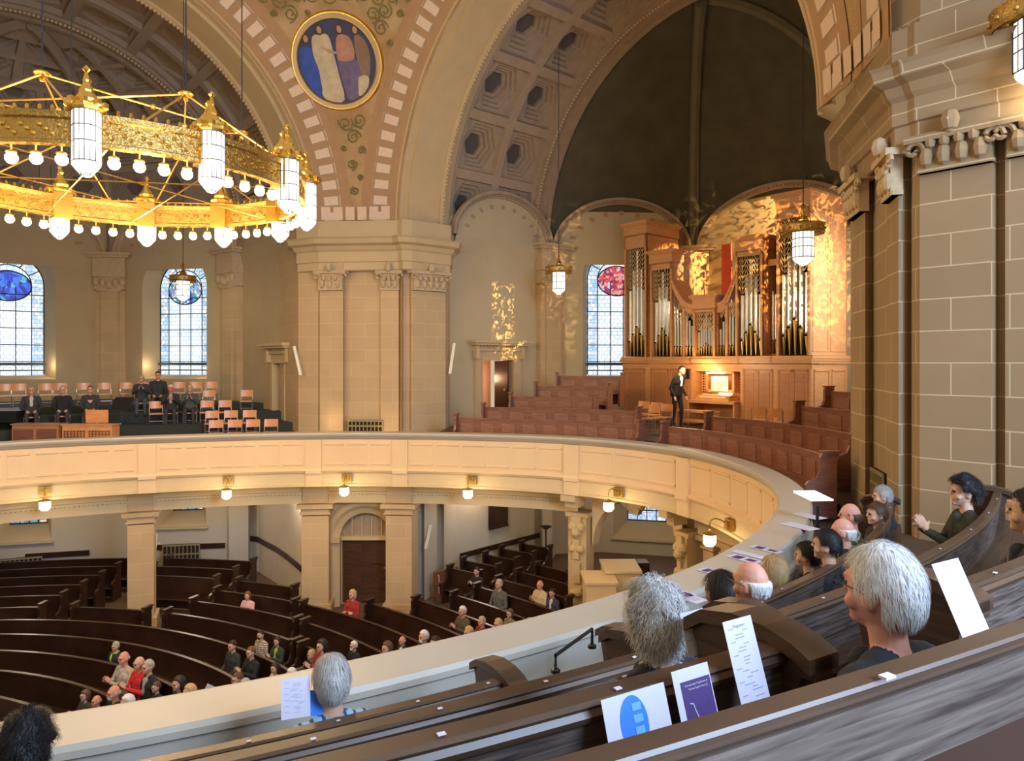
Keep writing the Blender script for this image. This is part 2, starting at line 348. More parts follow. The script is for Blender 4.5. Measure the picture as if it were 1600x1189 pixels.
# ================================================================ ARCHITECTURE
def box_struct(name, pts_xy, z0, z1, m): pass
# ---- floors
mb = MB(); mb.quad((-32, -4, ZG), (20, -4, ZG), (20, 40, ZG), (-32, 40, ZG), uvs=[(0, 0), (50, 0), (50, 44), (0, 44)]); struct(mb, 'floor', M_gfloor)
i_near0, i_near1 = nearest(RAIL, (3.7, 9.6)), len(RAIL)-1
NEAR = RAIL[nearest(RAIL, (4.35, 12.4)):]          # parapet of the photographer's arm (incl. the bend by the pier)
ARM = RAIL[nearest(RAIL, (-2.6, 20.6)):nearest(RAIL, (4.1, 10.8))]
CHA = RAIL[:nearest(RAIL, (-3.8, 20.8))]
NEAR_TOPS = [-1.70, -1.24, -.77, -.38]; NEAR_OFF = [1.25, 2.26, 3.28, 4.11]
PEWH = [1.17, 1.16, 1.20, 1.27]
prof = [(.2, NEAR_TOPS[0]-PEWH[0])]
for k in range(4):
    prof += [(NEAR_OFF[k]+.08, NEAR_TOPS[k]-PEWH[k]), (NEAR_OFF[k]+.08, NEAR_TOPS[min(k+1, 3)]-PEWH[min(k+1, 3)] if k < 3 else -1.0)]
prof += [(6.5, -1.0)]
mb = MB(); sweep(mb, NEAR, prof); struct(mb, 'floor_near_gallery', M_carpet)
ARM_OFF = [1.05+1.12*k for k in range(5)]; ARM_TOPS = [-1.62, -1.36, -1.07, -.76, -.45]
mb = MB(); prof = [(.2, -2.70), (1.2, -2.70), (1.2, -2.45), (2.3, -2.45), (2.3, -2.2), (9.5, -2.1)]
sweep(mb, ARM, prof); struct(mb, 'floor_organ_gallery', M_carpet)
CH_STEPS = [(.2, -2.75), (1.6, -2.75), (1.6, -2.50), (2.9, -2.50), (2.9, -2.30), (4.2, -2.30), (4.2, -2.02), (5.6, -2.02), (5.6, -1.72), (7.1, -1.72), (7.1, -1.5), (13, -1.5)]
mb = MB(); sweep(mb, CHA, CH_STEPS); struct(mb, 'floor_chancel_stage', M_blackcloth)
# ---- gallery front: cap rail, panelled parapet, fascia, soffit, beam
z = RAILZ
mb = MB(); sweep(mb, RAIL, [(.02, z-.20), (-.03, z-.17), (-.07, z-.12), (-.10, z-.10), (-.12, z-.05), (-.10, z-.01), (-.06, z), (.33, z), (.35, z-.03), (.35, z-.07), (.31, z-.09)])
trim(mb, M_ledge, True)
mb = MB(); sweep(mb, RAIL, [(.31, z-.05), (.31, z-.30), (.36, z-.31), (.36, z-.36), (.31, z-.37), (.31, -2.9)]); struct(mb, 'wall_parapet_inner', M_ledge)
mb = MB(); sweep(mb, RAIL, [(.02, z-.18), (.02, -2.98), (-.03, -3.02), (-.06, -3.06), (-.02, -3.12), (.04, -3.15)]); struct(mb, 'wall_parapet', M_cream)
mb = MB(); sweep(mb, RAIL, [(.04, -3.12), (.04, -3.44), (-.0, -3.46), (0, -3.52), (.10, -3.54)]); trim(mb, M_beam)
mb = MB(); sweep(mb, RAIL, [(.08, -3.53), (12.5, -3.53)]); struct(mb, 'ceiling_under_gallery', M_beam)
BEAM = offset(RAIL, .85); BEAM = smooth_path(BEAM, .25, 10)
i_b0, _ = hit(BEAM, 905); BEAML = BEAM[:int(i_b0)+1]
mb = MB(); sweep(mb, BEAML, [(0, -3.5), (0, -3.80), (-.05, -3.82), (-.05, -3.88), (0, -3.90), (0, -4.15), (.5, -4.15), (.5, -3.5)]); struct(mb, 'wall_beam_under_gallery', M_beam)
# dentil course on the beam
mb = MB(); Pd = resample(offset(BEAML, -.05), .11); Pn = normals2(Pd)[1]
for p, nn in zip(Pd, Pn): mb.box((p[0], p[1], -3.87), (.06, .04, .05), ax=V2(nn[1], -nn[0]))
trim(mb, M_beam)
# panels on the parapet (void side): wide / narrow alternating, with posts
posts_px = [-60, 230, 490, 625, 893, 1068]
ii = [hit(RAIL, p)[0] for p in posts_px]+[nearest(RAIL, (4.2, 10.9)), nearest(RAIL, (2.7, 7.6))]
arc = np.r_[0, np.cumsum(np.linalg.norm(np.diff(RAIL, axis=0), axis=1))]
s_of = lambda i: float(np.interp(i, range(len(arc)), arc)); i_of = lambda s: float(np.interp(s, arc, range(len(arc))))
mb = MB(); mb2 = MB()
for a, b in zip(ii[:-1], ii[1:]):
    s0, s1 = s_of(a)+.28, s_of(b)-.28; Lh = s1-s0; n = max(1, round(Lh/2.15)); u = Lh/n
    for k in range(n):
        for (q0, q1) in ((.03, u*.33-.06), (u*.33+.06, u*.67-.06), (u*.67+.06, u-.03)):
            w = resample(sub(RAIL, i_of(s0+k*u+q0), i_of(s0+k*u+q1)), .2)
            sweep(mb, w, [(.02, -2.28), (-.012, -2.29), (-.012, -2.33), (.012, -2.35), (.012, -2.84), (-.012, -2.86), (-.012, -2.90), (.02, -2.91)], caps=True)
for i in ii[:-1]:
    s = s_of(i)
    w = sub(RAIL, i_of(s-.22), i_of(s+.22)); sweep(mb2, w, [(.02, -2.18), (-.05, -2.18), (-.05, -3.0), (-.09, -3.06), (-.09, -3.14), (-.03, -3.16), (-.03, -3.52), (.06, -3.52)], caps=True)
trim(mb, M_cream); trim(mb2, M_cream)
# corbel blocks above the columns
def column(mb, p, nn, w, z0, z1, capm=True):
    t = V2(nn[1], -nn[0])
    mb.box((p[0], p[1], (z0+z1-.35)/2), (w, w, z1-.35-z0), ax=t)
    mb.box((p[0], p[1], z1-.28), (w+.10, w+.10, .06), ax=t); mb.box((p[0], p[1], z1-.18), (w+.04, w+.04, .16), ax=t); mb.box((p[0], p[1], z1-.06), (w+.26, w+.26, .12), ax=t)
    mb.box((p[0], p[1], z1+.35), (w*.95, w*.9, .66), ax=t)
    mb.box((p[0], p[1], z0+.15), (w+.16, w+.16, .3), ax=t)
def beam_at(px, extra=.2):
    Q = offset(BEAM, extra); i, p = hit(Q, px); nn = normals2(Q)[1][int(round(i))]; nn = nn/np.linalg.norm(nn); return p, nn
for px, w in ((-75, .66), (222, .66)):
    mb = MB(); p, nn = beam_at(px); column(mb, p, nn, w, ZG, -4.15)
    o = mb.obj('column', M_stone, loc=(p[0], p[1], ZG)); tag(o, 'cream square column carrying the gallery, left of the arched door' if px > 0 else 'cream square column under the gallery just beyond the left edge', 'column')
# corner pier under the gallery with the arched door
mbp = MB()
pl, nl = beam_at(496, .25); pr, nr = beam_at(628, .25)
column(mbp, pl, nl, .78, ZG, -4.15); column(mbp, pr, nr, .78, ZG, -4.15)
struct(mbp, 'wall_pier_columns', M_stone)
t = (pr-pl)/np.linalg.norm(pr-pl); nb = V2(-t[1], t[0])*1.0
if nb[1] < 0: nb = -nb
c0 = pl+t*.35+nb*.25; Lw = np.linalg.norm(pr-pl)-.7; cx = Lw/2+.12
def lw(s, o, z): p = c0+t*s+nb*o; return (p[0], p[1], z)
def arch_wall(mb, L, z0, z1, cx, hw, zsp, fr, mi=0, zb=None, n=24):
    """wall (local s,z) with arched opening; fr(s,z)->xyz ; opening springs at zsp, bottom zb"""
    zb = z0 if zb is None else zb
    def q(s0, za, s1, zc): mb.quad(fr(s0, za), fr(s1, za), fr(s1, zc), fr(s0, zc), mi, [(s0, za), (s1, za), (s1, zc), (s0, zc)])
    q(0, z0, cx-hw, z1); q(cx+hw, z0, L, z1)
    if zb > z0: q(cx-hw, z0, cx+hw, zb)
    for k in range(n):
        a, b = math.pi*k/n, math.pi*(k+1)/n
        sa, sb = cx-hw*math.cos(a), cx-hw*math.cos(b); va, vb = zsp+hw*math.sin(a), zsp+hw*math.sin(b)
        mb.quad(fr(sa, va), fr(sb, vb), fr(sb, z1), fr(sa, z1), mi, [(sa, va), (sb, vb), (sb, z1), (sa, z1)])
def arch_outline(cx, hw, zb, zsp, n=24):
    return [(cx-hw, zb)]+[(cx-hw*math.cos(math.pi*k/n), zsp+hw*math.sin(math.pi*k/n)) for k in range(n+1)]+[(cx+hw, zb)]
def loft(mb, A, B, mi=0):
    n = len(A); mb.add(list(A)+list(B), [(i, i+1, n+i+1, n+i) for i in range(n-1)], mi)
hw = .95; zsp = -5.35
mb = MB(); arch_wall(mb, Lw, ZG, -4.1, cx, hw, zsp, lambda s, z: lw(s, 0, z)); struct(mb, 'wall_pier_door', M_stone)
mb = MB()
for r0, r1, o0, o1 in ((hw+.32, hw+.22, -.02, -.10), (hw+.22, hw+.10, -.10, -.10), (hw+.10, hw, -.10, 0), (hw, hw-.16, 0, .06), (hw-.16, hw-.16, .06, .3), (hw-.16, hw-.26, .3, .3)):
    loft(mb, [lw(s, o0, z) for s, z in arch_outline(cx, r0, ZG, zsp)], [lw(s, o1, z) for s, z in arch_outline(cx, r1, ZG, zsp)])
for sg in (-1, 1):
    p = lw(cx+sg*(hw+.05), -.02, zsp); mb.box(p, (.5, .3, .12), ax=t)
trim(mb, M_plain)
mb = MB()
mb.add([lw(s, .3, z) for s, z in arch_outline(cx, hw-.1, zsp, zsp)], [tuple(range(27))], 0)
mb.box(lw(cx, .22, zsp), (2*hw-.3, .16, .12), ax=t, mi=1)
for k in range(4): mb.box(lw(cx-.45+.3*k, .27, zsp+.35), (.035, .05, .6), ax=t, mi=1)
trim(mb, [M_coffer, M_plain])
mb = MB(); zd = (ZG+zsp)/2; dw = hw-.2
mb.box(lw(cx, .30, zd), (2*dw, .06, zsp-ZG-.1), ax=t)
for sx in (-1, 1):
    for zc in (zsp-.5, zsp-1.25):
        mb.box(lw(cx+sx*dw/2, .26, zc), (dw*.7, .03, .6), ax=t)
od = struct(mb, 'door_1', M_door)
hb = MB(); hb.ball(lw(cx+.55, .22, zd+.1), .035, 8); hb.obj('door_handle', M_gold, parent=od)
# ---- right-hand posts under the gallery with scrolled bracket and the low arch between them
def post(px, wpx, label):
    p, nn = beam_at(px, .1); t2 = V2(nn[1], -nn[0]); mb = MB(); w = wpx/F*p[1]
    mb.box((p[0], p[1], (ZG-4.2)/2), (w, .55, -4.2-ZG), ax=t2)
    mb.box((p[0], p[1], -4.18), (w+.14, .62, .12), ax=t2)
    q = p-nn*.32
    for zc, hh, ww in ((-4.45, .5, .55), (-5.1, .55, .35), (-5.75, .55, .45), (-6.25, .2, .62)): mb.box((q[0], q[1], zc), (w*ww, .12, hh), ax=t2)
    for sx in (-1, 1):
        e = q-t2*sx*w*.2; mb.ball((e[0], e[1], -5.1), .12, 10); mb.ball((e[0], e[1], -4.5), .14, 10)
    mb.ball((q[0]-nn[0]*.06, q[1]-nn[1]*.06, -4.65), .13, 10); mb.ball((q[0], q[1], -6.3), .2, 10, sc=(1, 1, .6))
    # corbel under the fascia
    e = p-nn*.55; mb.box((e[0], e[1], -3.62), (w*.8, .7, .18), ax=t2); mb.box((e[0]+nn[0]*.12, e[1]+nn[1]*.12, -3.8), (w*.7, .45, .22), ax=t2)
    o = mb.obj('carved_post', M_plain, loc=(p[0], p[1], ZG)); tag(o, label, 'column'); return p, nn
pa, na_ = post(908, 30, 'cream post with carved scroll bracket left of the low arch under the gallery')
pb, nb_ = post(1078, 22, 'cream post with carved scroll bracket right of the low arch under the gallery')
seg = sub(offset(BEAM, .1), hit(offset(BEAM, .1), 925)[0], hit(offset(BEAM, .1), 1066)[0]); seg = resample(seg, np.linalg.norm(seg[0]-seg[-1])/28)
mb = MB(); n = len(seg)
def archz(k): x = abs(2*k/(n-1)-1); return -5.05+1.42*(1-x**2.3)**.55
for k in range(n-1):
    for o_, mi in ((0, 0), (.45, 0)):
        nn = normals2(seg)[1]; a = seg[k]+nn[k]*o_; b = seg[k+1]+nn[k+1]*o_
        mb.quad((*a, archz(k)), (*b, archz(k+1)), (*b, -3.5), (*a, -3.5))
    a = seg[k]; b = seg[k+1]; a2 = a+nn[k]*.45; b2 = b+nn[k+1]*.45
    mb.quad((*a, archz(k)), (*b, archz(k+1)), (*b2, archz(k+1)), (*a2, archz(k)))
struct(mb, 'wall_low_arch', M_beam)
mb = MB(); k = n//2; p = seg[k]; nn = normals2(seg)[1][k]; t2 = V2(nn[1], -nn[0])
for i in range(5): mb.box((p[0]-nn[0]*.12, p[1]-nn[1]*.12, -3.56-.09*i), (.62-.08*i, .34-.04*i, .09), ax=t2)
for sx in (-1, 1): mb.ball((p[0]-nn[0]*.2+t2[0]*sx*.24, p[1]-nn[1]*.2+t2[1]*sx*.24, -3.68), .14, 10)
trim(mb, M_coffer)
seg2 = sub(offset(BEAM, .1), hit(offset(BEAM, .1), 1090)[0], nearest(offset(BEAM, .1), (4.6, 9.5)))
mb = MB(); sweep(mb, seg2, [(0, -3.5), (0, -3.80), (-.05, -3.82), (-.05, -3.88), (0, -3.90), (0, -4.15), (.5, -4.15), (.5, -3.5)]); struct(mb, 'wall_beam_right', M_beam)
for px in (1115, 1145):
    p, nn = beam_at(px, .3); mb = MB(); column(mb, p, nn, .35, ZG, -4.15)
    o = mb.obj('slim_column', M_stone, loc=(p[0], p[1], ZG)); tag(o, 'slim stone column right of the low arch, %s one of two' % ('left' if px < 1130 else 'right'), 'column')
# ---- ground floor outer wall
def plan(*l): return [at(px, D) for px, D in l]
GW1 = plan((-420, 20), (-260, 22.5), (-60, 23.8), (100, 24.6), (215, 25.2), (355, 25.6), (358, 25.2), (388, 25.3), (391, 25.8), (405, 25.6), (412, 25.2), (432, 24.3), (452, 23.2), (475, 21.8))
GW2 = plan((642, 22.6), (660, 22.8), (663, 22.5), (690, 23.6), (694, 23.4), (712, 24.2), (716, 24.3), (845, 27.4), (848, 26.9), (862, 27.0), (868, 28.0))
GW3 = plan((868, 28.0), (940, 28.3), (1110, 27.3), (1118, 24.5), (1200, 21.5), (1420, 17))
def wall_poly(name, pts, z0, z1, m): mb = MB(); sweep(mb, pts, [(0, z0), (0, z1)]); return struct(mb, name, m)
# wall 1 with two window niches cut as boxes in front: build wall pieces around the openings
def wall_with_niches(name, pts, z0, z1, niches, m):
    P = np.array(pts); L = np.r_[0, np.cumsum(np.linalg.norm(np.diff(P, axis=0), axis=1))]
    def pos(s): return V2(np.interp(s, L, P[:, 0]), np.interp(s, L, P[:, 1]))
    def s_at(px):
        g = [abs((pos(s)[0]/pos(s)[1])*F+800-px) for s in np.linspace(0, L[-1], 3000)]; return float(np.linspace(0, L[-1], 3000)[int(np.argmin(g))])
    nn = [(s_at(a), s_at(b), za, zb) for a, b, za, zb in niches]; mb = MB()
    cuts = sorted(set(list(L)+[v for q in nn for v in q[:2]]))
    for a, b in zip(cuts[:-1], cuts[1:]):
        mid = (a+b)/2; A, B = pos(a), pos(b); zz = [(z0, z1)]
        for q in nn:
            if q[0] < mid < q[1]: zz = [(z0, q[2]), (q[3], z1)]
        for za, zb in zz: mb.quad((*A, za), (*B, za), (*B, zb), (*A, zb), 0, [(a, za), (b, za), (b, zb), (a, zb)])
    struct(mb, name, m); return [(pos(q[0]), pos(q[1]), q[2], q[3]) for q in nn]
nw = wall_with_niches('wall_ground_left', GW1, ZG, -3.5, [(-20, 80, -6.0, -4.9), (243, 322, -5.75, -4.7)], M_gplaster)
wall_poly('wall_ground_middle', GW2, ZG, -3.5, M_gplaster)
nw += wall_with_niches('wall_ground_right', GW3, ZG, -3.5, [(958, 1060, -6.8, -5.45)], M_gplaster)
WIN = [0]
def small_window(A, B, z0, z1, ks):
    """sunken window: slanted sill, coloured leaded pane high in the niche"""
    WIN[0] += 1; t = (B-A)/np.linalg.norm(B-A); w = np.linalg.norm(B-A); nn = V2(-t[1], t[0])
    if nn @ A < 0: nn = -nn
    mb = MB(); a0, b0 = A, B; a1 = A+nn*.9+t*w*.2; b1 = B+nn*.9-t*w*.2
    zi = z0+(z1-z0)*.40
    mb.quad((*a0, z0), (*b0, z0), (*b1, zi), (*a1, zi)); mb.quad((*a0, z0), (*a1, zi), (*a1, z1), (*a0, z1)); mb.quad((*b0, z0), (*b1, zi), (*b1, z1), (*b0, z1)); mb.quad((*a0, z1), (*b0, z1), (*b1, z1), (*a1, z1))
    m = (A+B)/2-nn*.06; mb.box((m[0], m[1], z0-.03), (w+.15, .16, .06), ax=t)
    root = struct(mb, 'window_%d' % WIN[0], M_plaster)
    pm = MB(); pm.quad((*a1, zi), (*b1, zi), (*b1, z1), (*a1, z1), 0, [(0, 0), (w*.6, 0), (w*.6, z1-zi), (0, z1-zi)]); pm.obj('pane', ks, parent=root)
    lm = MB(); c = (a1+b1)/2-nn*.03
    for q in np.linspace(0, 1, 5):
        p = a1*(1-q)+b1*q-nn*.03; lm.box((p[0], p[1], (zi+z1)/2), (.035, .04, z1-zi), ax=t)
    for zz in (zi, (zi+z1)/2, z1): lm.box((c[0], c[1], zz), (w*.62, .04, .04), ax=t)
    lm.obj('lead_bars', M_lead, parent=root)
for (A, B, z0, z1), mm in zip(nw, (M_cmix, M_cmix, M_glassb)): small_window(A, B, z0, z1, mm)
# dark chair rail on ground walls
for pts, (pa0, pa1), (za, zb) in ((GW1, (245, 352), (-6.45, -6.45)), (GW1, (392, 474), (-6.4, -6.25)), (GW2, (718, 842), (-6.5, -6.5)), (GW1, (40, 140), (-6.5, -6.5))):
    P = resample(np.array(pts), .1); i0, i1 = hit(P, pa0)[0], hit(P, pa1)[0]; mb = MB(); w = sub(P, i0, i1)
    sweep(mb, w, [(-.01, zb+.09), (-.05, zb+.09), (-.05, zb-.09), (-.01, zb-.09)], caps=True); trim(mb, M_pewg)
mb = MB(); p, nn = at(778, 25.6), None
tw = (GW2[7]-GW2[6])/np.linalg.norm(GW2[7]-GW2[6]); gi, gp = hit(np.array(GW2), 777); mb.box((gp[0]+tw[1]*.05, gp[1]-tw[0]*.05, -5.35), (.95, .05, .95), ax=tw)
for dz in (-.47, .47): mb.box((gp[0]+tw[1]*.09, gp[1]-tw[0]*.09, -5.35+dz), (.98, .04, .05), ax=tw)
o = mb.obj('dark_panel', M_pewg); tag(o, 'dark square hymn board hanging high on the pale wall under the gallery', 'board')
# ================================================================ UPPER WALLS
def facet_pts(arm): return [arm(1.9, -SS), arm(6.7, -SS), arm(11.4, -3.6), arm(11.4, 3.6), arm(6.7, SS), arm(1.9, SS)]
ZW0 = -3.4
def facet(name, A, B, opening=None, ztop=None, m=M_plaster):
    """wall facet from A to B; opening=(hw_out, hw_in, zbot, zspring, glass dict) centred"""
    L = np.linalg.norm(B-A); t = (B-A)/L; nn = V2(-t[1], t[0])
    ctr = MA if np.linalg.norm((A+B)/2-MA) < np.linalg.norm((A+B)/2-MB_) else MB_
    if nn @ (ctr-A) > 0: nn = -nn      # nn points outward of the room
    fr = lambda s, z, o=0: (*(A+t*s+nn*o), z)
    mb = MB()
    if opening:
        cx, hw, hi, zb, zs_, dep = opening; cx = L*cx if cx < 1 else cx
        arch_wall(mb, L, ZW0, ztop, cx, hw, zs_, lambda s, z: fr(s, z), zb=zb)
        loft(mb, [fr(s, z) for s, z in arch_outline(cx, hw, zb, zs_)], [fr(s, z, dep) for s, z in arch_outline(cx, hi, zb+.15, zs_)])
        mb.quad(fr(cx-hw, zb), fr(cx+hw, zb), fr(cx+hi, zb+.15, dep), fr(cx-hi, zb+.15, dep))
    else: mb.quad(fr(0, ZW0), fr(L, ZW0), fr(L, ztop), fr(0, ztop), 0, [(0, ZW0), (L, ZW0), (L, ztop), (0, ztop)])
    struct(mb, name, m); return L, t, nn, fr
def big_window(fr, cx, hi, zb, zs_, dep, t, med):
    WIN[0] += 1; zb = zb+.15; d = dep-.02
    fm = MB(); o1 = arch_outline(cx, hi, zb, zs_); o2 = arch_outline(cx, hi-.05, zb+.05, zs_)
    loft(fm, [fr(s, z, d-.03) for s, z in o1], [fr(s, z, d-.03) for s, z in o2]); loft(fm, [fr(s, z, d-.03) for s, z in o2], [fr(s, z, d) for s, z in o2])
    root = struct(fm, 'window_%d' % WIN[0], M_lead)
    gm = MB(); o = arch_outline(cx, hi, zb, zs_); gm.add([fr(s, z, d) for s, z in o], [tuple(range(len(o)))], 0, [(s, z) for s, z in o]); gm.obj('pane', M_glass, parent=root)
    # border panes
    w = hi*.36; bm_ = MB()
    for sg in (-1, 1): bm_.quad(*[fr(cx+sg*a, z, d-.012) for a, z in ((hi-w, zb), (hi-.04, zb), (hi-.04, zs_), (hi-w, zs_))], 0, [(0, zb), (w, zb), (w, zs_), (0, zs_)])
    A_ = [(cx-(hi-.04)*math.cos(math.pi*k/20), zs_+(hi-.04)*math.sin(math.pi*k/20)) for k in range(21)]
    B_ = [(cx-(hi-w)*math.cos(math.pi*k/20), zs_+(hi-w)*math.sin(math.pi*k/20)) for k in range(21)]
    n = 21; bm_.add([fr(s, z, d-.012) for s, z in A_+B_], [(i, i+1, n+i+1, n+i) for i in range(n-1)], 0, A_+B_)
    bm_.obj('border_pane', M_glassb, parent=root)
    lm = MB()
    for x in (-hi+w, 0-.33*(hi-w), .33*(hi-w), hi-w):
        lm.tube([fr(cx+x, zb, d-.03), fr(cx+x, zs_ if abs(x) > hi*.5 else zs_-.05, d-.03)], .022, 4)
    k = 0; z = zb+.55
    lm.box(fr(cx, zb+.45, d-.06), (2*hi+.3, .06, .10), ax=t); lm.box(fr(cx, zb+.2, d-.06), (2*hi+.1, .06, .05), ax=t)
    while z < zs_-.1: lm.tube([fr(cx-hi, z, d-.03), fr(cx+hi, z, d-.03)], .018, 4); z += .67
    lm.tube([fr(s, z, d-.03) for s, z in B_], .022, 4)
    for k in range(1, 6):
        a = math.pi*k/6; lm.tube([fr(cx-(hi-w)*math.cos(a), zs_+(hi-w)*math.sin(a), d-.03), fr(cx-hi*math.cos(a), zs_+hi*math.sin(a), d-.03)], .02, 4)
    ra, rb, zc = (hi-w)*1.0, (hi-w)*.75, zs_-.05
    lm.tube([fr(cx+ra*math.cos(q), zc+rb*math.sin(q), d-.04) for q in np.linspace(0, 2*math.pi, 33)], .026, 4); lm.obj('lead_bars', M_lead, parent=root)
    mm = MB(); O = [(cx+ra*math.cos(q), zc+rb*math.sin(q)) for q in np.linspace(0, 2*math.pi, 33)[:-1]]
    mm.add([fr(s, z, d-.018) for s, z in O], [tuple(range(32))], 0, O); mm.obj('medallion_pane', med, parent=root)
    fg = MB()   # seated figure silhouette in lead lines
    fgm = {'c': M_cblue}.get('c')
    fg.ball(fr(cx, zc+rb*.45, d-.03), .12, 8, sc=(1, .2, 1.2))
    fg.add([fr(cx+a*ra, zc+b*rb, d-.024) for a, b in ((-.12, .4), (.12, .4), (.3, 0), (.42, -.7), (-.42, -.7), (-.3, 0))], [(0, 1, 2, 3, 4, 5)], 0)
    if med is not M_cred: fg.obj('glass_figure', fgm, parent=root)
def hood(mb, fr, cx, hw, zsp, rise, dep=-.22, n=30, wid=.24):
    """projecting arched moulding with dentils; fr(s,z,o) negative o = into room"""
    O = lambda q, r: (cx-(hw+r)*math.cos(q), zsp+(rise+r)*math.sin(q))
    Q = [math.pi*k/n for k in range(n+1)]
    rings = [(wid, 0), (wid, dep), (wid*.55, dep), (wid*.5, dep*.7), (wid*.25, dep*.65), (wid*.2, dep*.4), (0, dep*.35), (0, 0)]
    for (r0, d0), (r1, d1) in zip(rings[:-1], rings[1:]): loft(mb, [fr(*O(q, r0), d0) for q in Q], [fr(*O(q, r1), d1) for q in Q])
    for k in range(2*n):
        q = math.pi*(k+.5)/(2*n); s, z = O(q, wid*.38); p = fr(s, z, dep*.78); mb.ball(p, .045, 6)
def panels_ring(mb, fr, cx, hw, zsp, rise, n=9):
    for k in range(n):
        q = math.pi*(k+1)/(n+1); a = q-.045; b = q+.045; r0, r1 = .86, .76
        pts = [(cx-hw*r*math.cos(x), zsp+rise*r*math.sin(x)) for x, r in ((a, r0), (b, r0), (b, r1), (a, r1))]
        mb.add([fr(s, z, -.012) for s, z in pts], [(0, 1, 2, 3)])
def lunette(fr, cx, hw, zsp, rise, m, out=-.16):
    mb = MB(); Q = [math.pi*k/30 for k in range(31)]; O = [(cx-hw*math.cos(q), zsp+rise*math.sin(q)) for q in Q]
    mb.add([fr(s, z, out) for s, z in O]+[fr(cx-hw, zsp-.6, 0), fr(cx+hw, zsp-.6, 0)], [tuple(range(31)), (0, 30, 32, 31)]); return mb
LUN = [0]
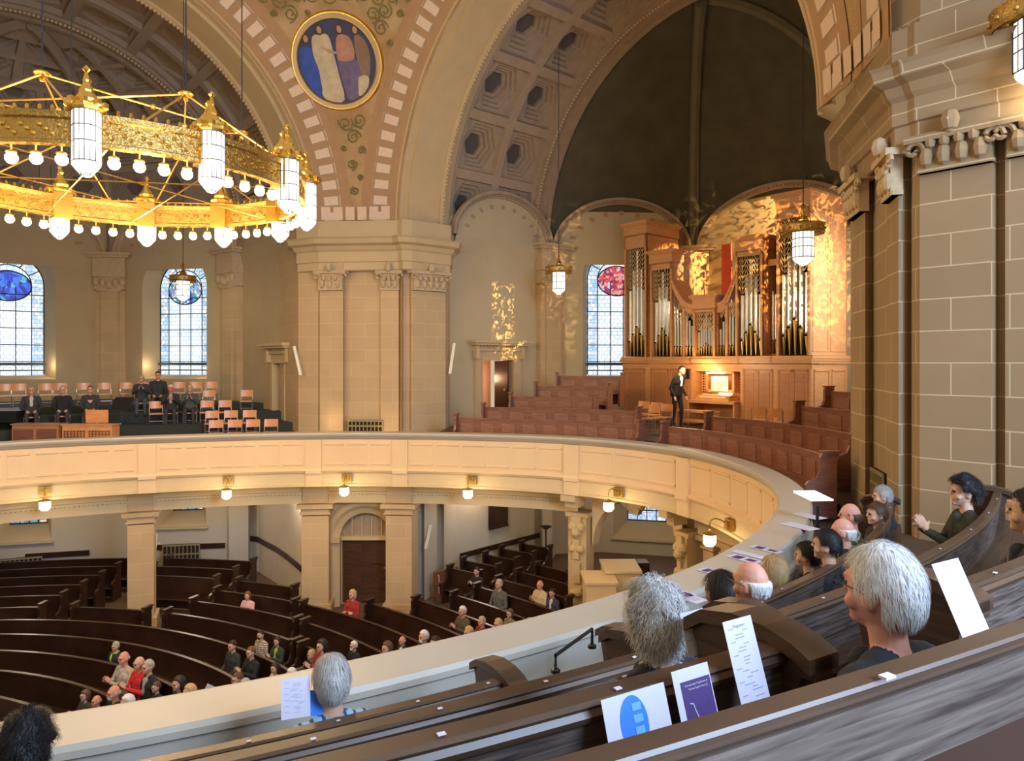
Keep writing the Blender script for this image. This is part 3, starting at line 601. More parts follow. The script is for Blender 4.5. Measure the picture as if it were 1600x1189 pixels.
def build_arm(tag_, arm, wallm, win_med, doors):
    fp = facet_pts(arm); names = ['side_a', 'apse_a', 'apse_end', 'apse_b', 'side_b']
    for i, nm in enumerate(names):
        A, B = fp[i], fp[i+1]; isside = 'side' in nm
        L = np.linalg.norm(B-A)
        if isside:
            hasdoor = (tag_ == 'organ' and nm == 'side_a') or (tag_ == 'chancel' and nm == 'side_b')
            if hasdoor:
                t = (B-A)/L; pts = np.array([A, B]);
                x0, x1 = doors
                def s_px(px): u = (px-800)/F; g = lambda s: (A+t*s)[0]-u*(A+t*s)[1]; lo, hi = 0., L; return brent(g, lo, hi)
                def brent(g, a, b):
                    for _ in range(60):
                        m_ = (a+b)/2
                        if g(a)*g(m_) <= 0: b = m_
                        else: a = m_
                    return (a+b)/2
                sa, sb = sorted((s_px(x0), s_px(x1))); Dm = (A+t*(sa+sb)/2)[1]; zt = zy(563 if tag_ == 'organ' else 568, Dm)
                ctr = MA if tag_ == 'organ' else MB_
                nn = V2(-t[1], t[0]); nn = -nn if nn @ (ctr-A) > 0 else nn
                fr = lambda s, z, o=0, A=A, t=t, nn=nn: (*(A+t*s+nn*o), z)
                mb = MB(); f2 = lambda s0, z0, s1, z1: mb.quad(fr(s0, z0), fr(s1, z0), fr(s1, z1), fr(s0, z1), 0, [(s0, z0), (s1, z0), (s1, z1), (s0, z1)])
                f2(0, ZW0, sa, 5.2); f2(sb, ZW0, L, 5.2); f2(sa, zt, sb, 5.2)
                struct(mb, 'wall_%s_%s' % (tag_, nm), wallm)
                mb = MB(); c = (sa+sb)/2; w = sb-sa
                for s_ in (sa-.17, sb+.17): mb.box(fr(s_, (ZW0+zt)/2, -.05), (.34, .12, zt-ZW0), ax=t)
                for s_ in (sa-.06, sb+.06): mb.box(fr(s_, (ZW0+zt)/2, -.10), (.06, .1, zt-ZW0), ax=t)
                mb.box(fr(c, zt+.17, -.05), (w+.68, .12, .34), ax=t); mb.box(fr(c, zt+.04, -.10), (w+.2, .1, .06), ax=t)
                mb.box(fr(c, zt+.44, -.10), (w+.8, .2, .20), ax=t); mb.box(fr(c, zt+.58, -.2), (w+1.1, .42, .08), ax=t); mb.box(fr(c, zt+.67, -.24), (w+1.25, .5, .10), ax=t)
                nd = int((w+.9)/.1)
                for k in range(nd): mb.box(fr(c-(w+.9)/2+.1*(k+.5), zt+.51, -.24), (.05, .08, .05), ax=t)
                for s_ in (sa-.34, sb+.34): mb.box(fr(s_, zt+.3, -.16), (.16, .2, .5), ax=t)
                trim(mb, M_plain)
                mb = MB(); jd = .55
                mb.quad(fr(sa, ZW0), fr(sa, ZW0, jd), fr(sa, zt, jd), fr(sa, zt)); mb.quad(fr(sb, ZW0), fr(sb, ZW0, jd), fr(sb, zt, jd), fr(sb, zt)); mb.quad(fr(sa, zt), fr(sb, zt), fr(sb, zt, jd), fr(sa, zt, jd))
                DOORN[0] += 1; r_ = struct(mb, 'door_%d' % DOORN[0], M_plain)
                mb = MB()
                if tag_ == 'organ':
                    mb.quad(fr(sa, ZW0, jd+1.2), fr(sb+.4, ZW0, jd+1.2), fr(sb+.4, zt, jd+1.2), fr(sa, zt, jd+1.2)); mb.obj('vestibule_wall', mat('lit vestibule', (.75, .42, .25), .7), parent=r_)
                    _p = fr((sa+sb)/2, zt-.7, jd+.6); point('vestibule_lamp', _p, 36, (1, .55, .3), .1)
                    lf = MB(); lf.box(fr(sb-.3, (ZW0+zt)/2, .25), (.06, .75, zt-ZW0-.05), ax=t); lf.box(fr(sa+.35, zt-.9, .9), (.08, .3, 1.6), ax=t); lf.obj('door_leaf', M_pewg, parent=r_)
                    hh = MB(); hh.ball(fr(sb-.36, -1.0, .0), .05, 8); hh.obj('door_handle', M_gold, parent=r_)
                else:
                    mb.quad(fr(sa, ZW0, jd), fr(sb, ZW0, jd), fr(sb, zt, jd), fr(sa, zt, jd)); mb.obj('door_leaf', M_dark, parent=r_)
            else: L, t, nn, fr = facet('wall_%s_%s' % (tag_, nm), A, B, None, 5.2, wallm)
            cxh = L/2; hw_, rs_ = 2.15, 1.55
        else:
            zb, zsw = (-.65, 3.1)
            dz = (.75 if nm == 'apse_end' else .25) if tag_ == 'organ' else 0
            L, t, nn, fr = facet('wall_%s_%s' % (tag_, nm), A, B, (.5, 1.52, 1.24, zb, zsw+dz, .75), 6.6, wallm)
            if tag_ == 'chancel' and nm != 'apse_a':
                for sg in (-1, 1): point('window_uplight', fr(L/2+sg*1.30, zb+.55, .05), 9, (1, .78, .5), .3)
            med = win_med[nm]; big_window(fr, L/2, 1.24, zb, zsw+dz, .75, t, med); cxh = L/2; hw_, rs_ = 2.5 if nm != 'apse_end' else 3.0, 1.75
        lm = lunette(fr, cxh, hw_, 4.45, rs_, wallm, -.16 if isside else -.10); LUN[0] += 1
        struct(lm, 'wall_lunette_%d' % LUN[0], M_plaster if tag_ == 'organ' else wallm)
        mb = MB(); fr2 = (lambda s, z, o=0, fr=fr, q=(-.16 if isside else -.1): fr(s, z, o+q)); hood(mb, fr2, cxh, hw_, 4.45, rs_); trim(mb, M_coffer if tag_ == 'organ' else M_carved)
        mb = MB(); panels_ring(mb, fr2, cxh, hw_, 4.45, rs_); trim(mb, M_band if not isside else M_coffer)
    # corner pilasters at facet joints
    for i in (1, 2, 3, 4):
        p = fp[i]; ctr = arm(5.5, 0); dn = (ctr-p)/np.linalg.norm(ctr-p); tt = V2(dn[1], -dn[0]); q = p+dn*.12
        mb = MB(); mb.box((q[0], q[1], (ZW0+3.0)/2), (1.15, .5, 3.0-ZW0), ax=tt); q2 = p+dn*.22; mb.box((q2[0], q2[1], (ZW0+3.0)/2), (.7, .5, 3.0-ZW0), ax=tt)
        mb.box((q2[0], q2[1], 3.02), (.95, .62, .10), ax=tt)
        trim(mb, M_stone)
        mb = MB(); mb.box((q2[0], q2[1], 3.3), (1.15, .55, .5), ax=tt)
        for sx in (-.5, -.25, 0, .25, .5): mb.ball((q2[0]+tt[0]*sx+dn[0]*.28, q2[1]+tt[1]*sx+dn[1]*.28, 3.25+.12*abs(sx)*2), .13, 8, sc=(1, 1, 1.5))
        mb.box((q2[0], q2[1], 3.95), (1.25, .7, .8), ax=tt); mb.box((q2[0], q2[1], 4.40), (1.6, .95, .10), ax=tt); mb.box((q2[0], q2[1], 4.5), (1.75, 1.1, .10), ax=tt)
        trim(mb, M_carved)
DOORN = [1]
M_wallB = mat('chancel plaster', (.50, .39, .23), .85, var=.12, vscale=1.2)
build_arm('organ', armA, M_plaster, {'apse_a': M_cred, 'apse_end': M_cmix, 'apse_b': M_cmix}, (752, 800))
build_arm('chancel', armB, M_wallB, {'apse_a': M_cblue, 'apse_end': M_cblue, 'apse_b': M_cmix}, (432, 457))
# ---- vaults
def vault_cell(mb, fn, u0, u1, v0, v1, hexs=(.80, .66, .52, .38), step=.12, base=.2, nseg=24):
    """square coffer with stepped hexagon; fn(u,v,w) w = depth behind surface"""
    cu, cv = (u0+u1)/2, (v0+v1)/2; hu, hv = (u1-u0)/2, (v1-v0)/2
    def sq(k, s): a = 2*math.pi*k/nseg; c, d = math.cos(a), math.sin(a); m_ = max(abs(c), abs(d)); return cu+hu*s*c/m_, cv+hv*s*d/m_
    def hx(k, s):
        a = 2*math.pi*k/nseg; b = (a-math.pi/6+math.pi/6) % (math.pi/3)-math.pi/6; r = math.cos(math.pi/6)/math.cos(b)*s
        return cu+hu*r*math.cos(a), cv+hv*r*math.sin(a)
    loops = [([sq(k, 1) for k in range(nseg)], 0, 0), ([sq(k, .84) for k in range(nseg)], 0, 0), ([sq(k, .82) for k in range(nseg)], base, 1)]
    d = base
    for i, h in enumerate(hexs):
        loops.append(([hx(k, h) for k in range(nseg)], d, 0)); d += step; loops.append(([hx(k, h*.97) for k in range(nseg)], d, 1))
    P = [[fn(u, v, w) for u, v in lp] for lp, w, _ in loops]
    for i in range(len(P)-1):
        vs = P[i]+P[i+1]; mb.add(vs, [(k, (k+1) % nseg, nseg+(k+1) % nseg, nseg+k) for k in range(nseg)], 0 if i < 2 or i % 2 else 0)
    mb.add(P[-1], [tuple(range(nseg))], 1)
def barrel(tag_, arm, m, mi, rows=11):
    def pt(tt, ph, r): e = -r*math.cos(ph); p = arm(tt, e); return (p[0], p[1], ZS+r*math.sin(ph))
    PH = np.linspace(0, math.pi, 61)
    # front arch: moulded faces from the crossing plane to 1.9 m
    mb = MB(); prof = [(-.02, SS+.35), (-.12, SS+.33), (-.12, SS+.1), (-.02, SS+.05), (-.02, SS), (.0, SS), (.25, SS), (.25, SS-.12), (1.45, SS-.12), (1.45, SS-.2), (1.55, SS-.24), (1.65, SS-.2), (1.9, SS-.1), (1.9, SS+.1)]
    for (t0, r0), (t1, r1) in zip(prof[:-1], prof[1:]): loft(mb, [pt(t0, p, r0) for p in PH], [pt(t1, p, r1) for p in PH])
    struct(mb, 'ceiling_%s_front_arch' % tag_, M_plain)
    mb = MB()
    for k in range(170):
        p = pt(1.55, math.pi*(k+.5)/170, SS-.26); mb.ball(p, .055, 6)
    for k in range(170):
        p = pt(5.95, math.pi*(k+.5)/170, SS-.14); mb.ball(p, .055, 6)
    trim(mb, M_plain)
    mb = MB()
    for c in range(2):
        for r in range(rows):
            u0, u1 = 1.95+1.95*c, 1.95+1.95*(c+1); v0, v1 = math.pi*r/rows, math.pi*(r+1)/rows
            vault_cell(mb, lambda u, v, w: pt(u, v, SS+.02+w), u0, u1, v0, v1)
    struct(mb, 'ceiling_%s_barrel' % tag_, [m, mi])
    mb = MB(); prof = [(5.85, SS+.05), (5.85, SS-.1), (6.05, SS-.1), (6.1, SS), (6.5, SS), (6.5, SS-.12), (6.7, SS-.12), (6.75, SS-.02), (6.75, SS+.2)]
    for (t0, r0), (t1, r1) in zip(prof[:-1], prof[1:]): loft(mb, [pt(t0, p, r0) for p in PH], [pt(t1, p, r1) for p in PH])
    struct(mb, 'ceiling_%s_rear_arch' % tag_, m)
barrel('organ', armA, M_coffer, M_cofferin); barrel('chancel', armB, M_coffB, M_coffBin)
def apse_vault(tag_, arm, m, mrib, coffer, mi):
    base = [(6.7, -SS), (11.4, -3.6), (11.4, 3.6), (6.7, SS)]; K = (6.7, 0)
    def P(a, ph, w=0):
        t_, e_ = K[0]+(a[0]-K[0])*math.cos(ph)*(1+w/7), K[1]+(a[1]-K[1])*math.cos(ph)*(1+w/7); p = arm(t_, e_); return (p[0], p[1], ZS+SS*math.sin(ph)*(1+w/7))
    for i in range(3):
        A, B = base[i], base[i+1]; mb = MB()
        fn = lambda u, v, w: P((A[0]*(1-u)+B[0]*u, A[1]*(1-u)+B[1]*u), v, w)
        if coffer:
            vs = [math.radians(x) for x in (0, 14, 28, 41, 53, 64, 74)]
            for r in range(6):
                nc = 3 if r < 4 else 2
                for c in range(nc): vault_cell(mb, fn, c/nc, (c+1)/nc, vs[r], vs[r+1])
            mb.grid(lambda u, v: fn(u, v, 0), np.linspace(0, 1, 5), np.linspace(vs[-1], math.pi/2, 5))
        else: mb.grid(lambda u, v: fn(u, v, 0), np.linspace(0, 1, 9), np.linspace(0, math.pi/2, 25))
        struct(mb, 'ceiling_%s_apse_%s' % (tag_, ('left', 'middle', 'right')[i]), [m, mi], smooth=not coffer)
    for i in (1, 2):
        mb = MB()
        for w, r in ((0, .20), (.2, .05), (-.02, .05)):
            pts = [P((base[i][0]+(0), base[i][1]+w), ph, -.1) for ph in np.linspace(0, math.pi/2*.97, 24)]
            mb.tube(pts, r, 8)
        trim(mb, mrib)
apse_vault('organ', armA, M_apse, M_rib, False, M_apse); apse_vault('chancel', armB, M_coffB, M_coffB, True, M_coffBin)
# painted arabesques in the dark vault
mb = MB()
# ---- piers
def pier(name, pts, z0=ZW0, z1=4.6, m=M_stone):
    mb = MB(); sweep(mb, pts, [(0, z0), (0, z1)]); struct(mb, name, m)
def cornice(pts, m=M_plain, zb=2.98, k=1.0, side=-1):
    mb = MB(); sweep(mb, pts, [(0, zb), (.06*k, zb+.04), (.06*k, zb+.28), (.10*k, zb+.30), (.10*k, zb+.62), (.16*k, zb+.68), (.22*k, zb+.80), (.36*k, zb+.86), (.40*k, zb+1.0), (.44*k, zb+1.05), (.1, zb+1.08), (.1, zb+1.62)], side=side); trim(mb, m)
def capital(A, B, z0=2.35, z1=2.98, out=.16, m=M_carved, inward=None):
    """ornate capital band between plan points A,B"""
    t = (B-A)/np.linalg.norm(B-A); L = np.linalg.norm(B-A); nn = inward/np.linalg.norm(inward); mb = MB(); c = (A+B)/2
    mb.box((c[0]+nn[0]*.02, c[1]+nn[1]*.02, z0+.03), (L+.06, .14, .06), ax=t)
    mb.box((c[0]+nn[0]*.05, c[1]+nn[1]*.05, z1-.05), (L+.30, .32, .10), ax=t); mb.box((c[0]+nn[0]*.03, c[1]+nn[1]*.03, (z0+z1)/2), (L+.02, .16, z1-z0), ax=t)
    k = max(3, int(L/.2))
    for i in range(k):
        s = (i+.5)/k*L; p = A+t*s+nn*.13
        mb.ball((p[0], p[1], z0+.2), .085, 8, sc=(1, 1, 1.7)); p = A+t*((i+1)/(k+1)*L)+nn*.16; mb.ball((p[0], p[1], z0+.38), .07, 8, sc=(1, 1, 1.3))
    for s in (-.04, L+.04):
        p = A+t*s+nn*.16; mb.tube([(p[0]+t[0]*r*math.cos(a), p[1]+t[1]*r*math.cos(a), z1-.2+r*math.sin(a)) for a, r in [(q*.45, .13-.008*q) for q in range(15)]], .035, 6)
    p = c+nn*.22; mb.ball((p[0], p[1], z1+.1), .12, 8, sc=(1, 1, 1.3)); trim(mb, m)
CHF = [armB(2.6, SS)]+plan((466, 24.0), (497, 23.75), (500, 23.6), (536, 23.45), (538.5, 23.7), (541, 23.75), (624, 23.6), (627, 23.2), (630, 23.5), (640, 23.55), (642, 23.35), (696, 24.15), (700, 24.5), (703, 25.2))
pier('wall_far_pier', CHF); cornice(plan((466, 24.6), (468, 24.0), (500, 23.6), (624, 23.4), (630, 23.25), (642, 23.35), (700, 24.3), (703, 25.2)))
for (a, b) in (((500, 23.55), (536, 23.4)), ((596, 23.5), (624, 23.4)), ((645, 23.35), (694, 24.05))):
    A, B = at(*a), at(*b); t = B-A; inw = V2(t[1], -t[0]); capital(A, B, inward=inw if inw[1] < 0 else -inw)
mb = MB()
for (a, b) in (((596, 23.53), (624, 23.45)),):
    A, B = at(*a), at(*b); c = (A+B)/2; t = (B-A)/np.linalg.norm(B-A); mb.box((c[0], c[1], (ZW0+2.35)/2), (np.linalg.norm(B-A), .16, 2.35-ZW0), ax=t)
trim(mb, M_stone)
# near pier (right): faces the crossing, then turns along the photographer's arm
w0 = at(1437, 9.85)
def wd(t_, o=0): return w0+DD*t_+N*o
NP = plan((1329, 14.2), (1331, 12.6), (1352, 11.75), (1363, 11.85), (1385, 10.95), (1387, 10.75), (1404, 10.15), (1423, 10.22), (1426, 10.0))+[w0, wd(.05), wd(.86), wd(.88, .14), wd(.98, .14), wd(1.0, -.02), wd(3.4, -.02)]
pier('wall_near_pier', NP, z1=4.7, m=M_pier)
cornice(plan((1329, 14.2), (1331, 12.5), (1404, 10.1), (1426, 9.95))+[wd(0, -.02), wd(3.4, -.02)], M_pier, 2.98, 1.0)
A, B = at(1388, 10.68), at(1404, 10.12); capital(A, B, inward=V2(-1, -.2)); A, B = at(1332, 12.5), at(1352, 11.7); capital(A, B, inward=V2(-1, -.2), z0=2.45, z1=3.05)
capital(wd(.02, 0), wd(.86, 0), inward=-N, m=M_pier, z0=2.55, z1=3.05); capital(wd(1.05, 0), wd(2.0, 0), inward=-N, m=M_pier, z0=2.55, z1=3.05)
# wall above the cornice on the near side and further wall of the photographer's arm
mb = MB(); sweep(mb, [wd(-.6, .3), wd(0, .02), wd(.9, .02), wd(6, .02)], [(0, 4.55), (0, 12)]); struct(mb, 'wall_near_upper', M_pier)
# ---- pendentives with tile bands
def pend(tag_, n1, d1):
    """quadrant between arch planes with normals n1 (first) and d1; n1,d1 unit perpendicular"""
    def S(v, z): return (C[0]+v[0], C[1]+v[1], ZS+z)
    def pt(psi, el, dr=0):   # psi 0 at n1 .. 1 at d1
        rz = (RS-dr)*math.cos(el); ph = math.acos(min(1, AA/(RS*math.cos(el)))) if RS*math.cos(el) > AA else 0
        a = ph+(math.pi/2-2*ph)*psi; v = n1*math.cos(a)*rz+d1*math.sin(a)*rz; return S(v, (RS-dr)*math.sin(el))
    elm = math.acos(AA/RS)
    mb = MB(); mb.grid(lambda u, v: pt(u, v), np.linspace(0, 1, 25), np.linspace(0, elm, 25)); struct(mb, 'ceiling_pendentive_%s' % tag_, M_pend, True)
    tl = MB(); bd = MB()
    for (a_, b_, s_) in ((n1, d1, 1), (d1, n1, 1)):
        def q(dist, th, dr): r = math.sqrt(RS*RS-dist*dist)-dr; v = a_*dist+b_*r*math.cos(th); return S(v, r*math.sin(th))
        for k in range(23):
            t0, t1 = math.pi/2*(k+.16)/23, math.pi/2*(k+.84)/23
            P = [q(AA-.28, t0, .05), q(AA-.28, t1, .05), q(AA-.66, t1, .05), q(AA-.66, t0, .05)]; P2 = [q(AA-.28, t0, 0), q(AA-.28, t1, 0), q(AA-.66, t1, 0), q(AA-.66, t0, 0)]
            ins = [tuple(np.array(p)*.8+np.mean(P, axis=0)*.2) for p in P]
            tl.add(P+P2+ins, [(8, 9, 10, 11), (0, 1, 5, 4), (1, 2, 6, 5), (2, 3, 7, 6), (3, 0, 4, 7)], 0); tl.add(P+ins, [(0, 1, 5, 4), (1, 2, 6, 5), (2, 3, 7, 6), (3, 0, 4, 7)], 1)
        TT = np.linspace(0, math.pi/2, 31)
        for dd in ((.06, .10), (.80, .90)): loft(bd, [q(AA-dd[0], x, .03) for x in TT], [q(AA-dd[1], x, .03) for x in TT])
        loft(bd, [q(AA-.10, x, .015) for x in TT], [q(AA-.80, x, .015) for x in TT])
    for k in range(6):
        P = [pt(.1+.8*(k+.12)/6, .012, .05), pt(.1+.8*(k+.88)/6, .012, .05), pt(.1+.8*(k+.88)/6, .05, .05), pt(.1+.8*(k+.12)/6, .05, .05)]; tl.add(P, [(0, 1, 2, 3)])
    trim(tl, [M_tile, M_coffer]); trim(bd, M_band)
    return pt
ptAB = pend('far', N, -DD)
ptAD = pend('near', N, DD)
# scroll ornament on the far pendentive
def on_sphere(mp, px, y, r=RS-.02):
    """point on the pendentive sphere nearest the far side seen from the origin in direction (px,y)"""
    d = np.array([(px-800)/F, 1, (YH-y)/F]); d /= np.linalg.norm(d); c = np.array([C[0], C[1], ZS]); b = d @ c; return d*(b+math.sqrt(b*b-c @ c+r*r))
cent = on_sphere(None, 528, 96); ez = np.array([C[0], C[1], ZS])-cent; ez /= np.linalg.norm(ez); ex = np.cross([0, 0, 1], ez); ex = -ex/np.linalg.norm(ex)
if ex[0] < 0: ex = -ex
ey = np.cross(ez, ex); ey = ey if ey[2] > 0 else -ey
def sph(x, y, h=.02):
    p = cent+ex*x+ey*y-np.array([C[0], C[1], ZS]); p = p/np.linalg.norm(p)*(RS-h); return p+np.array([C[0], C[1], ZS])
mb = MB()
def spiral(x, y, r, sg, turns=1.6, a0=0, w=.035):
    pts = [sph(x+(r*(1-.8*q))*math.cos(a0+sg*turns*2*math.pi*q), y+(r*(1-.8*q))*math.sin(a0+sg*turns*2*math.pi*q)) for q in np.linspace(0, 1, 26)]
    mb.tube(pts, w, 4)
RG = 1.42
rs_ = random.Random(4)
for iy in range(-9, 10):
    for ix in range(-9, 10):
        x, y = (ix+.5*(iy % 2))*.50+rs_.uniform(-.06, .06), iy*.46+rs_.uniform(-.06, .06)
        q = sph(x, y)[:2]-C; mg = min(AA-q @ N, AA-q @ (-DD)); r = min(.25, mg-.86, math.hypot(x, y)-RG-.09)
        if r < .08 or sph(x, y)[2] < ZS+.5: continue
        sg = 1 if (ix+iy) % 2 else -1; a0 = rs_.uniform(0, 6); spiral(x, y, r, sg, a0=a0, w=.028); spiral(x, y, r*1.12, -sg, .35, a0+2, w=.022)
trim(mb, M_scroll)
# medallion
mb = MB(); R0, R1 = 1.26, 1.45; Q = np.linspace(0, 2*math.pi, 49)
for (r0, h0, r1, h1, mi) in ((R1+.05, .0, R1, .10, 1), (R1, .10, R1-.03, .10, 1), (R1-.03, .10, R0+.04, .07, 0), (R0+.04, .07, R0, .10, 1), (R0, .1, R0-.02, .02, 1)):
    loft(mb, [sph(r0*math.cos(q), r0*math.sin(q), h0) for q in Q], [sph(r1*math.cos(q), r1*math.sin(q), h1) for q in Q], mi)
trim(mb, [mat('medallion mosaic rim', (.62, .47, .27), .5, var=.3, vscale=25), M_gold])
M_mbg = mat('medallion ground', (.045, .06, .14), .6, var=.4, vscale=2)
mb = MB(); mb.grid(lambda r, q: sph(r*math.cos(q), r*math.sin(q), .03), [0, .4, .8, R0], Q); root_m = struct(mb, 'trim_medallion_painting', M_mbg, True)
def blob(pts, m, h, name):
    mb = MB(); pts = [p for p in pts if 1]; n = len(pts); c = np.mean(pts, axis=0)
    def cl(p): r = math.hypot(*p); return (p[0]*R0*.98/r, p[1]*R0*.98/r) if r > R0*.98 else p
    sm = []
    for i in range(n):
        a, b, c_, d = [np.array(pts[(i+k) % n]) for k in (-1, 0, 1, 2)]
        for t in (0, .33, .66): sm.append(cl(tuple(.5*((2*b)+(-a+c_)*t+(2*a-5*b+4*c_-d)*t*t+(-a+3*b-3*c_+d)*t**3))))
    N_ = len(sm); mb.add([sph(*p, h) for p in sm]+[sph(*cl(tuple(c)), h+.02)], [(i, (i+1) % N_, N_) for i in range(N_)]); mb.obj(name, m, parent=root_m, smooth=True)
cw = mat('cream robe', (.62, .50, .32), .7, var=.35, vscale=5); cb = mat('blue robe', (.04, .09, .42), .7, var=.5, vscale=4); cr_ = mat('rose robe', (.52, .24, .17), .7, var=.35, vscale=5)
cv = mat('violet robe', (.17, .13, .24), .7, var=.4, vscale=4); cs = mat('painted skin', (.52, .30, .18), .7, var=.15); cbr = mat('brown robe', (.28, .17, .11), .7, var=.35, vscale=5); ch_ = mat('painted hair', (.10, .05, .03), .8)
blob([(-1.2, .3), (-.9, .45), (-.7, .2), (-.55, -.5), (-.45, -1.1), (-.8, -.95), (-1.15, -.4)], cb, .035, 'painted_blue_robe')
blob([(-.72, .72), (-.45, .8), (-.2, .75), (-.1, .2), (0, -.4), (.1, -1.15), (-.3, -1.2), (-.6, -1.0), (-.62, -.3), (-.75, .2)], cw, .045, 'painted_cream_robe')
blob([(.05, .7), (.3, .78), (.52, .6), (.55, .1), (.2, -.1), (.0, .15)], cr_, .05, 'painted_rose_tunic')
blob([(.0, .15), (.55, .1), (.7, -.4), (.65, -1.0), (.25, -1.15), (.1, -.6)], cv, .045, 'painted_violet_robe')
blob([(.62, .75), (.85, .7), (1.05, .3), (1.0, -.4), (.75, -.5), (.62, .1)], cbr, .04, 'painted_brown_robe')
blob([(.6, -.5), (.95, -.45), (.9, -.8), (.6, -1.05)], cw, .05, 'painted_cream_cloth')
for x, y, m_ in ((-.47, .92, cs), (.16, .93, cs), (.66, .9, cs), (-.93, .68, cs)):
    blob([(x-.12, y+.05), (x, y+.19), (x+.12, y+.05), (x+.1, y-.1), (x, y-.15), (x-.1, y-.1)], ch_, .055, 'painted_hair'); blob([(x-.07, y+.04), (x, y+.12), (x+.08, y+.03), (x+.05, y-.09), (x-.04, y-.08)], cs, .065, 'painted_face')
blob([(-.5, .45), (-.05, .3), (.0, .22), (-.3, .28)], cs, .06, 'painted_arm'); blob([(.35, .35), (.1, .2), (.12, .12), (.4, .22)], cs, .06, 'painted_arm')
# ================================================================ LANTERNS AND CHANDELIER
def lantern_parts(root, c, w, h, crown=True, chain_top=None, n=8):
    """c = centre of the glass body"""
    r = w/2; zt, zb = c[2]+h*.42, c[2]-h*.30
    g = MB(); g.lathe(c, [(r, h*.42), (r, -h*.30), (r*.95, -h*.36), (r*.35, -h*.5), (0.01, -h*.52)], n, a0=math.pi/8); go = g.obj('lantern_glass', M_lglass, parent=root)
    b = MB()
    for k in range(n):
        for off in (0, .5):
            a = 2*math.pi*(k+off)/n+math.pi/8; q = r*1.01 if off == 0 else r*math.cos(math.pi/n)*1.01
            x, y = c[0]+q*math.cos(a), c[1]+q*math.sin(a)
            b.tube([(x, y, zt), (x, y, zb), (c[0]+q*.36*math.cos(a), c[1]+q*.36*math.sin(a), c[2]-h*.5)], .006*w/.4 if off else .009*w/.4, 4)
    for zz in (zt, c[2]+h*.2, c[2]-h*.02, zb):
        b.tube([(c[0]+r*1.01*math.cos(2*math.pi*k/n+math.pi/8), c[1]+r*1.01*math.sin(2*math.pi*k/n+math.pi/8), zz) for k in range(n+1)], .008*w/.4, 4)
    b.obj('leading', M_lead, parent=root)
    k_ = MB(); k_.lathe((c[0], c[1], zt), [(r*1.02, 0), (r*1.25, .03*h), (r*1.25, .08*h), (r*.8, .13*h), (r*.85, .17*h), (r*.5, .27*h), (r*.52, .30*h), (r*.22, .42*h), (r*.26, .45*h), (.02, .56*h), (.05, .6*h), (.01, .66*h)], n, a0=math.pi/8)
    for q in range(n): a = 2*math.pi*q/n+math.pi/8; k_.ball((c[0]+r*1.22*math.cos(a), c[1]+r*1.22*math.sin(a), zt+.1*h), .07*r/.2, 6)
    k_.obj('lantern_cap', M_gold, parent=root)
    if crown:
        m = MB(); R = w*.98; m.lathe((c[0], c[1], zt-.01), [(R, -.08*h), (R*1.04, -.05*h), (R, 0), (R*1.02, .14*h), (R*1.07, .19*h), (R*.99, .19*h), (R*.96, 0), (R*.96, -.08*h)], 24)
        for q in range(12): a = math.pi*q/6; m.ball((c[0]+R*1.04*math.cos(a), c[1]+R*1.04*math.sin(a), zt+.04*h), .035, 6)
        for q in range(4): a = math.pi*q/2; m.tube([(c[0]+R*math.cos(a), c[1]+R*math.sin(a), zt+.16*h), (c[0], c[1], zt+.75*h)], .008, 5)
        m.obj('crown_ring', M_golddark, parent=root)
    if chain_top: ch = MB(); ch.tube([(c[0], c[1], zt+.6*h), (c[0], c[1], chain_top)], .012, 5); ch.obj('hanging_cable', M_lead, parent=root)
for px, y, D, lab in ((873, 440, 24.5, 'lit hanging lantern with gold crown beside the pilaster between door and organ arm window'), (1255, 385, 16.5, 'lit hanging lantern with gold crown in front of the tall right organ tower'), (286, 452, 27.0, 'lit hanging lantern silhouetted against the chancel stained glass window'), (1619, 78, 8.6, 'large lit lantern cut off by the right edge in front of the near pier')):
    p = at(px, D); z = zy(y, D); e = empty('hanging_lantern', (0, 0, 0)); lantern_parts(e, (p[0], p[1], z), .46, .84, True, ZS+6 if D > 12 else z+1.25); tag(e, lab, 'lantern', 'gallery lanterns')
    if D < 12: bk = MB(); bk.tube([(p[0], p[1], z+1.25), (p[0]+N[0]*1.1, p[1]+N[1]*1.1, z+1.25)], .03, 8); bk.obj('wall_bracket', M_golddark, parent=e)
    point('lantern_lamp', (p[0], p[1], z-.55), 20 if D > 12 else 14, (1, .8, .5), .15)
ch = empty('chandelier', (0, 0, 0)); tag(ch, 'huge gold ring chandelier with lanterns and rows of lit globes under the dome', 'chandelier')
CC = (CHC[0]-.22, CHC[1], CHZ); R = CHR
mb = MB(); mb.lathe(CC, [(R, -.02), (R+.07, 0), (R+.07, .05), (R+.03, .07), (R+.03, .34), (R+.07, .36), (R+.09, .44), (R, .46), (R-.05, .44), (R-.03, .36), (R-.03, .07), (R-.06, .05), (R-.06, 0), (R, -.02)], 96); mb.obj('ring_band', M_golddark, parent=ch, smooth=False)
mb = MB()
for k in range(240):
    a = 2*math.pi*k/240
    for rr in (R+.035, R-.035): mb.ball((CC[0]+rr*math.cos(a), CC[1]+rr*math.sin(a), CC[2]+.2+.07*math.sin(k*2.1)), .035, 6)
for k in range(120):
    a = 2*math.pi*k/120; mb.ball((CC[0]+(R+.02)*math.cos(a), CC[1]+(R+.02)*math.sin(a), CC[2]+.49), .03, 6, sc=(1, 1, 1.6))
mb.obj('band_ornament', M_gold, parent=ch)
